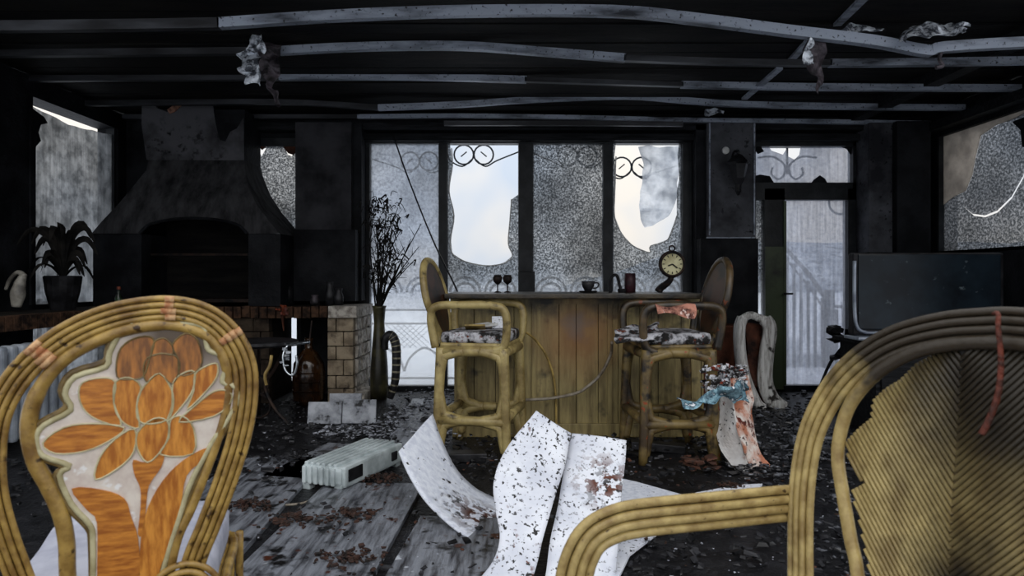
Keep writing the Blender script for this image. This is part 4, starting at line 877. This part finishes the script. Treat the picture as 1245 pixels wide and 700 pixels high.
for i, (px, py, rr, lab) in enumerate(((428, 634, .13, 'rust-brown burnt clump in the middle of the broad laminate board'), (362, 640, .11, 'dark burnt clump at the left edge of the broad laminate board'), (425, 688, .15, 'burnt clump at the near end of the broad laminate board'), (300, 622, .13, 'burnt clump on the left laminate board behind the flower chair'), (462, 588, .12, 'burnt clump on the floor between the pale case and the curled sheet'), (352, 562, .14, 'black clump against the end of the pale case'), (890, 600, .10, 'crumbled clump at the foot of the rusty sheet'))):
    d = floor_d(py); q0_ = P(px, py, d); mb = MB()
    for k in range(110):
        a = random.uniform(0, 6.28); r = rr * abs(random.gauss(0, .55)); mb.chunk((q0_.x + math.cos(a) * r * 1.3, d + math.sin(a) * r, .028 + max(0, .03 * (1 - r / rr)) * random.random()), random.uniform(.006, .016), .7)
    tag(at_base(mb.build('burnt_clump', m_rust_d if i != 5 else m_char), (q0_.x, d, .02)), lab, 'debris', kind='stuff')
lf = thing('leaf_clump', 'brown dry leaf clump on the floor left of the curled panel foot', 'leaves', (P(852, 570, 3.97).x, 3.97, 0))
for k in range(14):
    a = random.uniform(0, 6.28); q = P(852, 570, 3.97) + Vector((math.cos(a) * .07, math.sin(a) * .1, .03 + random.uniform(0, .04)))
    MB().chunk(q, .045, .3).build('leaf', m_rust, lf)

# ------------------------------------------------------------------ ceiling scraps
scrap('foil_scrap', 'silver crumpled foil hanging from the ceiling at upper left', 'foil', m_foil, [((306, 42, 4.5), (314, 42, 4.5)), ((296, 56, 4.48), (316, 56, 4.5)), ((289, 75, 4.46), (317, 76, 4.5)), ((291, 90, 4.47), (316, 92, 4.5)), ((302, 101, 4.5), (314, 101, 4.5))], 14, 8, .06, 11, .003, base=P(308, 42, 4.5), freq=16)
scrap('dark_rag', 'dark charred rag hanging beside the silver foil at upper left', 'rag', m_foil_d, [((312, 45, 4.52), (330, 50, 4.55)), ((317, 65, 4.5), (345, 62, 4.56)), ((317, 85, 4.5), (340, 84, 4.52)), ((325, 105, 4.5), (338, 104, 4.5)), ((333, 122, 4.5), (342, 122, 4.5)), ((336, 132, 4.5), (341, 132, 4.5))], 10, 6, .05, 13, .004, base=P(320, 45, 4.5), freq=14)
scrap('hanging_scrap', 'grey twisted metal scrap hanging from the bent profile at upper right', 'scrap', m_foil_d, [((984, 44, 3.98), (1000, 46, 3.98)), ((976, 60, 3.96), (1004, 62, 4.0)), ((979, 78, 3.97), (1003, 78, 4.0)), ((990, 95, 3.98), (1000, 95, 3.98)), ((992, 114, 3.98), (997, 114, 3.98))], 10, 6, .05, 17, .004, base=P(992, 44, 3.98), freq=14)
scrap('bright_scrap', 'pale torn foil strip beside the grey hanging scrap', 'foil', m_foil, [((984, 46, 3.94), (992, 46, 3.94)), ((978, 65, 3.92), (986, 66, 3.94)), ((980, 82, 3.93), (988, 82, 3.94))], 6, 6, .04, 19, .003, base=P(988, 46, 3.94), freq=16)
scrap('foil_patch', 'long silver foil patch lying along the ceiling at upper right', 'foil', m_foil, [((1092, 44, 3.9), (1100, 49, 3.75)), ((1110, 32, 3.9), (1118, 44, 3.75)), ((1150, 30, 3.9), (1150, 42, 3.75)), ((1178, 31, 3.9), (1174, 40, 3.75))], 10, 8, .04, 23, .003, base=P(1130, 28, 4.0), freq=14)
scrap('foil_shred', 'small silver foil shred on the ceiling left of the long foil patch', 'foil', m_foil, [((1021, 36, 4.0), (1024, 42, 3.95)), ((1040, 28, 4.0), (1044, 38, 3.95)), ((1072, 36, 4.0), (1070, 40, 3.95))], 8, 6, .04, 29, .003, base=P(1045, 30, 4.0), freq=14)
o = at_base(MB().tube(smooth([P(1145, 62, 3.95), P(1142, 72, 3.95), P(1146, 80, 3.95), P(1138, 82, 3.95)], 4), .012, 6).build('hook', m_foil_d), P(1145, 62, 3.95)); tag(o, 'small metal hook under the lowest bend of the front profile', 'hook')
scrap('foil_tag', 'little white foil scrap on the wall plate above the pillar', 'foil', m_foil, [((857, 134, 6.1), (857, 139, 6.05)), ((870, 132, 6.1), (870, 138, 6.05)), ((880, 134, 6.1), (880, 138, 6.05))], 6, 4, .03, 31, .003, base=P(868, 134, 6.1), freq=14)
rd = thing('column_radiator', 'pale grey column radiator under the ledge, behind the flower chair', 'radiator', (-3.25, 4.45, 0))
for k in range(9): MB().box((-3.22, 4.08 + k * .095, .37), (.10, .06, .62), None, .02).build('column', m_rad, rd)
for z in (.10, .62): MB().b2(-3.24, -3.20, 4.05, 4.87, z, z + .04).build('pipe', m_rad, rd)
for yy in (4.12, 4.80): MB().b2(-3.25, -3.19, yy - .02, yy + .02, 0, .1).build('foot', m_rad, rd)

# ------------------------------------------------------------------ rattan chairs in the foreground
def bundle(pts, nrm, n, r, mat, parent, k=6, bow=.35, name='pole', groove=True, seg=8, closed=False):
    pts = smooth(pts, k); nrm = Vector(nrm).normalized(); m_ = len(pts)
    tv_ = [(pts[min(m_ - 1, i + 1)] - pts[max(0, i - 1)]).normalized() for i in range(m_)]
    for j in range(n):
        q = (j - (n - 1) / 2)
        lift = -bow * r * (q * q) / max(1, ((n - 1) / 2) ** 2)
        MB().tube([p + t.cross(nrm).normalized() * (q * r * 2.08) + nrm * lift for p, t in zip(pts, tv_)], r, seg).build(name, mat, parent, True)
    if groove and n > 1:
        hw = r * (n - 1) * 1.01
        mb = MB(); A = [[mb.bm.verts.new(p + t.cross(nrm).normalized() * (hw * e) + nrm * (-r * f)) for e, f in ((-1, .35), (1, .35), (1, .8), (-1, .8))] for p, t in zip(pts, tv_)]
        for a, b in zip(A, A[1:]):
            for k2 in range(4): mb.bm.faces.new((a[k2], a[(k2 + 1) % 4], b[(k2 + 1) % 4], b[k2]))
        mb.bm.faces.new(A[0][::-1]); mb.bm.faces.new(A[-1]); mb.build('groove_shade', m_groove, parent)  # added dark strip behind the poles, shade of the grooves put into colour
    return pts
# --- left: side chair seen from behind, flower inlay on its back
p0 = Vector((-.74, 1.27, .8)); T = Vector((.94, .342, 0)).normalized(); U = Vector((.03, -.10, 1)).normalized()
nL = T.cross(U).normalized();  nL = nL if nL.y < 0 else -nL        # towards the camera
LP = lambda a, b, off=0: RP(a, b, p0, nL) + nL * off
Lc = thing('flower_chair', 'rattan chair with an orange flower inlay on its back, at left', 'chair', (-.8, 1.5, 0))
outer = [(45, 760), (22, 698), (5, 652), (-8, 603), (-11, 555), (-4, 505), (20, 460), (55, 425), (98, 398), (150, 380), (205, 374), (248, 383), (278, 406), (296, 440), (299, 480), (291, 530), (274, 585), (253, 640), (234, 690), (226, 760)]
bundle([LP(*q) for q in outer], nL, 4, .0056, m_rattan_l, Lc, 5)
for (q, s) in (((40, 440), (60, 421)), ((196, 374), (216, 375)), ((276, 402), (286, 416))):
    A_, B_ = LP(*q), LP(*s); t = (B_ - A_).normalized(); bb = t.cross(nL)
    mb = MB()
    for j in range(4):
        off = bb * ((j - 1.5) * .0113) + nL * .0012
        mb.tube([A_ + off + t * random.uniform(0, .008), B_ + off - t * random.uniform(0, .008)], .0063, 8)
    mb.build('binding', m_wrap, Lc, True, label='peeled pinkish binding')
inner = [(84, 740), (81, 695), (80, 661), (73, 627), (58, 593), (42, 564), (34, 530), (36, 501), (48, 472), (68, 446), (98, 424), (150, 402), (200, 395), (243, 404), (267, 426), (277, 455), (276, 490), (266, 530), (250, 575), (232, 620), (216, 655), (206, 700), (204, 740)]
MB().tube(smooth([LP(*q, -.006) for q in inner], 5), [.014] * 40 + [.0125] * 20 + [.011] * 15 + [.009] * 60, 10).build('inner_pole', m_rattan_l, Lc, True)
Z = lambda a, b: (20 + a / 2.187, 380 + b / 2.187)
pan = [(290, 45), (350, 38), (420, 36), (490, 40), (500, 75), (508, 105), (540, 118), (553, 150), (542, 188), (575, 200), (582, 240), (552, 290), (500, 370), (455, 460), (430, 540), (405, 620), (385, 700), (375, 790), (205, 790), (205, 700), (205, 600), (198, 560), (150, 505), (120, 430), (147, 405), (75, 380), (58, 335), (80, 300), (150, 262), (134, 220), (160, 175), (240, 150), (250, 110)]
pan3 = [LP(*Z(*q)) for q in pan]
pp = [p - nL * .012 for p in smooth(pan3, 3, True)]
m_pearl = pearl(LP(228, 398)); bp_ = MB().prism(pp, nL * .010).build('back_panel', m_pearl, Lc, label='pale shell-coloured inlaid panel')
cen = sum(pan3, Vector()) / len(pan3)
MB().tube([p + (p - cen).normalized() * .004 - nL * .003 for p in smooth(pan3, 3, True)], .0055, 8, closed=True).build('panel_rim', m_pale, Lc, True)
MB().tube([p + (p - cen).normalized() * .013 - nL * .008 for p in smooth(pan3, 3, True)], .0065, 8, closed=True).build('panel_pole', m_rattan_d, Lc, True)
petals = [('petal', m_petal2, [(180, 190), (230, 178), (260, 190), (256, 240), (274, 292), (230, 285), (190, 262), (172, 225)]),
 ('petal', m_petal, [(268, 187), (300, 178), (328, 200), (318, 245), (324, 298), (290, 290), (268, 262), (261, 220)]),
 ('petal', m_petal, [(380, 168), (408, 205), (413, 245), (398, 280), (350, 290), (326, 275), (328, 225), (350, 190)]),
 ('petal', m_petal, [(418, 190), (442, 166), (470, 162), (466, 205), (440, 245), (404, 282), (416, 245)]),
 ('petal', m_petal, [(477, 165), (505, 145), (530, 140), (530, 170), (505, 205), (458, 250), (474, 205)]),
 ('petal', m_petal2, [(560, 212), (566, 236), (525, 272), (440, 286), (480, 246), (525, 212)]),
 ('petal', m_petal2, [(80, 345), (130, 308), (200, 298), (277, 308), (240, 340), (180, 365), (110, 370)]),
 ('petal', m_petal, [(310, 315), (308, 370), (270, 410), (215, 437), (225, 385), (262, 340)]),
 ('petal', m_petal, [(365, 286), (398, 292), (400, 330), (382, 365), (350, 392), (326, 360), (326, 320)]),
 ('petal', m_petal, [(412, 288), (442, 280), (468, 310), (466, 370), (388, 372), (408, 332)]),
 ('petal', m_petal_s, [(272, 165), (275, 110), (300, 80), (340, 68), (362, 80), (350, 125), (335, 165), (300, 172)]),
 ('petal', m_petal_s, [(418, 88), (450, 60), (480, 78), (490, 130), (470, 155), (436, 160), (432, 120)]),
 ('petal', m_petal_s, [(352, 122), (385, 112), (420, 118), (430, 145), (412, 185), (380, 160), (350, 180), (342, 150)]),
 ('petal', m_petal_s, [(368, 80), (392, 70), (412, 88), (412, 110), (385, 106), (362, 112)]),
 ('flower_bulb', m_petal2, [(312, 396), (345, 402), (388, 376), (384, 412), (352, 460), (344, 520), (336, 582), (324, 582), (330, 520), (330, 468), (315, 432)]),
 ('leaf', m_petal2, [(152, 475), (230, 478), (285, 500), (302, 545), (320, 600), (326, 700), (326, 790), (216, 790), (216, 700), (216, 562), (192, 530)]),
 ('leaf', m_petal, [(500, 370), (488, 402), (450, 440), (434, 520), (412, 600), (388, 660), (374, 720), (372, 790), (332, 790), (330, 700), (334, 600), (352, 520), (390, 452), (440, 402)])]
for nm, mt, pts in petals:
    pc_ = [LP(*Z(*q)) for q in pts]; c0 = sum(pc_, Vector()) / len(pc_)
    if nm == 'petal': MB().tube([c0 + (p - c0) * 1.10 + nL * .0004 for p in smooth(pc_, 3, True)], .0016, 5, closed=True).build('petal_rim', m_pale if mt is not m_petal_s else m_rattan_d, bp_)
    MB().prism([c0 + (p - c0) * (1.12 if nm == 'petal' else 1.05) - nL * .003 for p in smooth(pc_, 3, True)], nL * .0035).build(nm, mt, bp_)
# seat, legs (the chair faces away from the camera)
Fw = Vector((-nL.x, -nL.y, 0)).normalized()
A_, B_ = LP(22, 698), LP(234, 690)
mid = (A_ + B_) / 2; zs = .43
sr = [(A_ + (-T) * .03), (B_ + T * .03), (B_ + T * .05 + Fw * .48), (A_ - T * .05 + Fw * .48)]
sr = [Vector((p.x, p.y, zs)) for p in sr]
ringp = []
for i in range(4):
    a, b = sr[i], sr[(i + 1) % 4]
    ringp += [a.lerp(b, .12), a.lerp(b, .5), a.lerp(b, .88)]
bundle(ringp + ringp[:2], Vector((0, 0, 1)), 2, .011, m_rattan_l, Lc, 4, groove=False, name='seat_rail')
cu = smooth([Vector((p.x, p.y, 0)) for p in ringp], 4, True)
mb = MB(); cc = sum(cu, Vector()) / len(cu)
lay = [(.98, zs + .01), (1.0, zs + .03), (1.0, zs + .075), (.95, zs + .095), (.6, zs + .105), (.02, zs + .108)]
rg = [[mb.bm.verts.new(cc + (p - cc) * s + Vector((0, 0, z))) for p in cu] for s, z in lay]
for a, b in zip(rg, rg[1:]):
    for k in range(len(a)): mb.bm.faces.new((a[k], a[(k + 1) % len(a)], b[(k + 1) % len(a)], b[k]))
mb.bm.faces.new(rg[0][::-1]); mb.bm.faces.new(rg[-1])
mb.build('seat_cushion', m_cush, Lc, True, label='pale lilac seat cushion')
for (top_, s) in ((A_, -1), (B_, 1)):
    q = LP(45, 760) if s < 0 else LP(226, 760)
    bundle([q + U * .02, Vector((q.x, q.y + .01, .42)), Vector((q.x + s * .01, q.y - .02, .2)), Vector((q.x + s * .02, q.y - .05, .0))], nL, 3, .010, m_rattan_l, Lc, 4, groove=False, name='leg_pole')
for p in (sr[2], sr[3]):
    bundle([Vector((p.x, p.y, zs)), Vector((p.x, p.y, .2)), Vector((p.x, p.y, 0)) + Fw * .03], nL, 3, .010, m_rattan_l, Lc, 4, groove=False, name='leg_pole')
# ribbed knuckle where the back meets the seat rail
for s, q in ((1, (226, 712)), (-1, (20, 735))):
    kc = LP(*q)
    for j in range(5):
        r0 = .015 + j * .0125
        arc = [kc + T * (r0 * math.cos(R(a)) * (1 if s > 0 else -1)) * 1.0 + U * (r0 * math.sin(R(a)) * 1.1 - .02) + nL * (.012 + .004 * (4 - j)) for a in range(-20, 200, 18)]
        MB().tube(smooth(arc, 2), .0062, 8).build('knuckle_pole', m_rattan_l, Lc, True)

# --- right: armchair seen from its front side, ribbed inner back, scorched top
q0 = Vector((.572, 1.386, .8)); T2 = Vector((.45, -.893, 0)).normalized(); U2 = Vector((.13, .065, 1)).normalized()
nR = T2.cross(U2).normalized(); nR = nR if nR.x < 0 else -nR
RPp = lambda a, b, off=0: RP(a, b, q0, nR) + nR * off
ax = RP(1152, 600, q0, nR)
axis_s = (ax - q0).dot(T2)
mirror = lambda p: p + T2 * (2 * (axis_s - (p - q0).dot(T2) + ((p - q0).dot(U2) * T2.dot(U2))))
top_pt = RP(1230, 384, q0, nR)
m_ratR = M('scorched rattan poles', S(184, 162, 104), S(136, 112, 64), 26, (.35, .65), rough=.42, bump=.15, bscale=60,
           char=((RPp(1120, 412), .115, .19), (RPp(1260, 390), .20, .30), (RPp(1250, 500), .08, .2)), char_col=(.034, .024, .013, 1), char_noise=.26)
m_ribR = M('scorched cane ribs', S(176, 156, 102), S(130, 110, 66), 20, (.35, .65), rough=.45, bump=.15, bscale=60,
           char=((RPp(1200, 405), .07, .22), (RPp(1262, 500), .05, .30), (RPp(1160, 690), .0, .10)), char_col=(.028, .021, .012, 1), char_noise=.18)
m_backR = M('scorched cane backing', S(88, 72, 40), S(60, 48, 28), 20, char=((RPp(1220, 400), .10, .22),), char_col=(.012, .009, .007, 1))
Rc = thing('rattan_armchair', 'ribbed rattan armchair with a scorched back, at right', 'armchair', (.45, 1.1, 0))
out_half = [(972, 790), (972, 700), (972, 634), (975, 582), (983, 535), (998, 497), (1021, 462), (1053, 433), (1092, 412), (1145, 399), (1196, 395), (1228, 395)]
oh = [RPp(*q) for q in out_half]
full = oh + [RPp(*q) for q in ((1290, 402), (1350, 424), (1400, 470), (1428, 540), (1440, 640), (1440, 800))]
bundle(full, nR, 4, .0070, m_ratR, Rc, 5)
in_half = [(1044, 790), (1041, 700), (1032, 653), (1023, 600), (1017, 559), (1020, 526), (1031, 493), (1053, 464), (1081, 442), (1119, 425), (1166, 417), (1213, 416)]
ih = [RPp(*q, -.004) for q in in_half]
MB().tube(smooth(ih + [RPp(*q, -.004) for q in ((1270, 422), (1330, 448), (1372, 500), (1390, 580), (1392, 800))], 5), .012, 10).build('inner_pole', m_ratR, Rc, True)
half = [(1060, 790), (1054, 700), (1048, 672), (1041, 634), (1031, 596), (1046, 588), (1036, 573), (1027, 556), (1024, 537), (1040, 520), (1055, 508), (1057, 486), (1072, 472), (1090, 461), (1109, 442), (1133, 428), (1175, 421), (1214, 420)]
hv = [RPp(*q, -.012) for q in half]
Uo = (U2 - T2 * U2.dot(T2)).normalized()
st = lambda p: ((p - q0).dot(T2), (p - q0).dot(Uo))
right = [RPp(*q, -.012) for q in ((1270, 428), (1318, 450), (1355, 500), (1372, 580), (1376, 790))]
bb0 = MB().prism(hv + right, -nR * .006).build('back_board', m_backR, Rc)
a2, b2 = st(RPp(1075, 520)), st(RPp(1150, 650))
dl = Vector((b2[0] - a2[0], b2[1] - a2[1])).normalized()
top_c, bot_c = st(RPp(1166, 421, -.012)), st(RPp(1143, 790, -.012))
lh = [st(p) for p in hv[:-2]] + [top_c, bot_c]
rh = [bot_c, top_c] + [st(p) for p in [RPp(1214, 420, -.012)] + right]
rib_r = .0040
def to3(s_, t_, off): return q0 + T2 * s_ + Uo * t_ + nR * off
for poly, dv in ((lh, dl), (rh, Vector((-dl.x, dl.y)))):
    nv_ = Vector((-dv.y, dv.x)); ds = [Vector(p).dot(nv_) for p in poly]; lo, hi = min(ds), max(ds); o_ = lo + rib_r
    while o_ < hi:
        xs = []
        for (pa, pb) in zip(poly, poly[1:] + poly[:1]):
            da, db = Vector(pa).dot(nv_) - o_, Vector(pb).dot(nv_) - o_
            if da * db < 0:
                t = da / (da - db); xs.append((Vector(pa).lerp(Vector(pb), t)).dot(dv))
        xs.sort()
        for u0, u1 in zip(xs[::2], xs[1::2]):
            if u1 - u0 < .012: continue
            A = nv_ * o_ + dv * u0; B = nv_ * o_ + dv * u1
            MB().tube([to3(A.x, A.y, -.0105), to3(B.x, B.y, -.0105)], rib_r, 6).build('rib', m_ribR, bb0, True)
        o_ += rib_r * 2.12
# arms, front legs
armpx = [(985, 611, 1.385), (950, 613, 1.37), (900, 618, 1.35), (850, 623, 1.325), (790, 629, 1.30), (752, 636, 1.285), (722, 652, 1.275), (705, 680, 1.27), (697, 715, 1.268), (693, 760, 1.267)]
arm = [P(*q) for q in armpx]
e = arm[-1]; arm += [Vector((e.x, e.y, .3)), Vector((e.x - .01, e.y - .01, 0))]
ad = (arm[4] - arm[0]); ad.z = 0; nA = ad.normalized().cross(Vector((0, 0, 1))); nA = nA if nA.y < 0 else -nA
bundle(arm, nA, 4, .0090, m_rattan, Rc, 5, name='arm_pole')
arm2 = [mirror(p) for p in arm]
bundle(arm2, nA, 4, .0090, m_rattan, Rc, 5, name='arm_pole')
for q in (RPp(972, 790), mirror(RPp(972, 790))):
    bundle([q + U2 * .02, Vector((q.x, q.y, .25)), Vector((q.x + .04, q.y + .01, 0))], nR, 4, .0095, m_rattan, Rc, 4, groove=False, name='leg_pole')
fa, fb = arm[-2], arm2[-2]; ba, bb_ = RPp(985, 800), mirror(RPp(985, 800))
sq = [Vector((v.x, v.y, .42)) for v in (ba, fa, fb, bb_)]
mb = MB(); mb.prism(sq, (0, 0, -.05)); mb.build('seat', m_rattan_d, Rc)
mb = MB().prism([sum(sq, Vector()) / 4 + (v - sum(sq, Vector()) / 4) * .93 for v in sq], (0, 0, .06)); bmesh.ops.bevel(mb.bm, geom=list(mb.bm.edges), offset=.015, segments=2, affect='EDGES'); mb.build('seat_cushion', m_cush, Rc)
o = MB().tube(smooth([RPp(1217, 383, .02), RPp(1225, 384, .026), RPp(1226, 400, .028), RPp(1225, 440, .018), RPp(1219, 478, .012), RPp(1208, 508, .010), RPp(1198, 528, .010)], 5), [.0030, .0052], 8).build('melted_strip', m_redstrip, None, True)
tag(at_base(o, RPp(1217, 383, .02)), 'reddish melted strip dripping down the scorched back of the right chair', 'strip')

# groups of alike things
GR = {'curled_sheet': 'curled white sheets', 'goblet': 'goblets on the bar', 'bar_stool': 'bar stools', 'fallen_board': 'fallen laminate boards', 'tile_slab': 'tile slabs by the pier',
      'dark_bottle': 'bottles on the ledge', 'burnt_jar': 'jars on the ledge', 'window_grille': 'window grilles', 'charred_lath': 'charred laths on the floor', 'burnt_clump': 'burnt clumps', 'broken_tile': 'scraps on the left stool', 'sheet_fragment': 'sheet fragments'}
for o in COL.objects:
    k = o.name.split('.')[0]
    if o.parent is None and k in GR: o['group'] = GR[k]
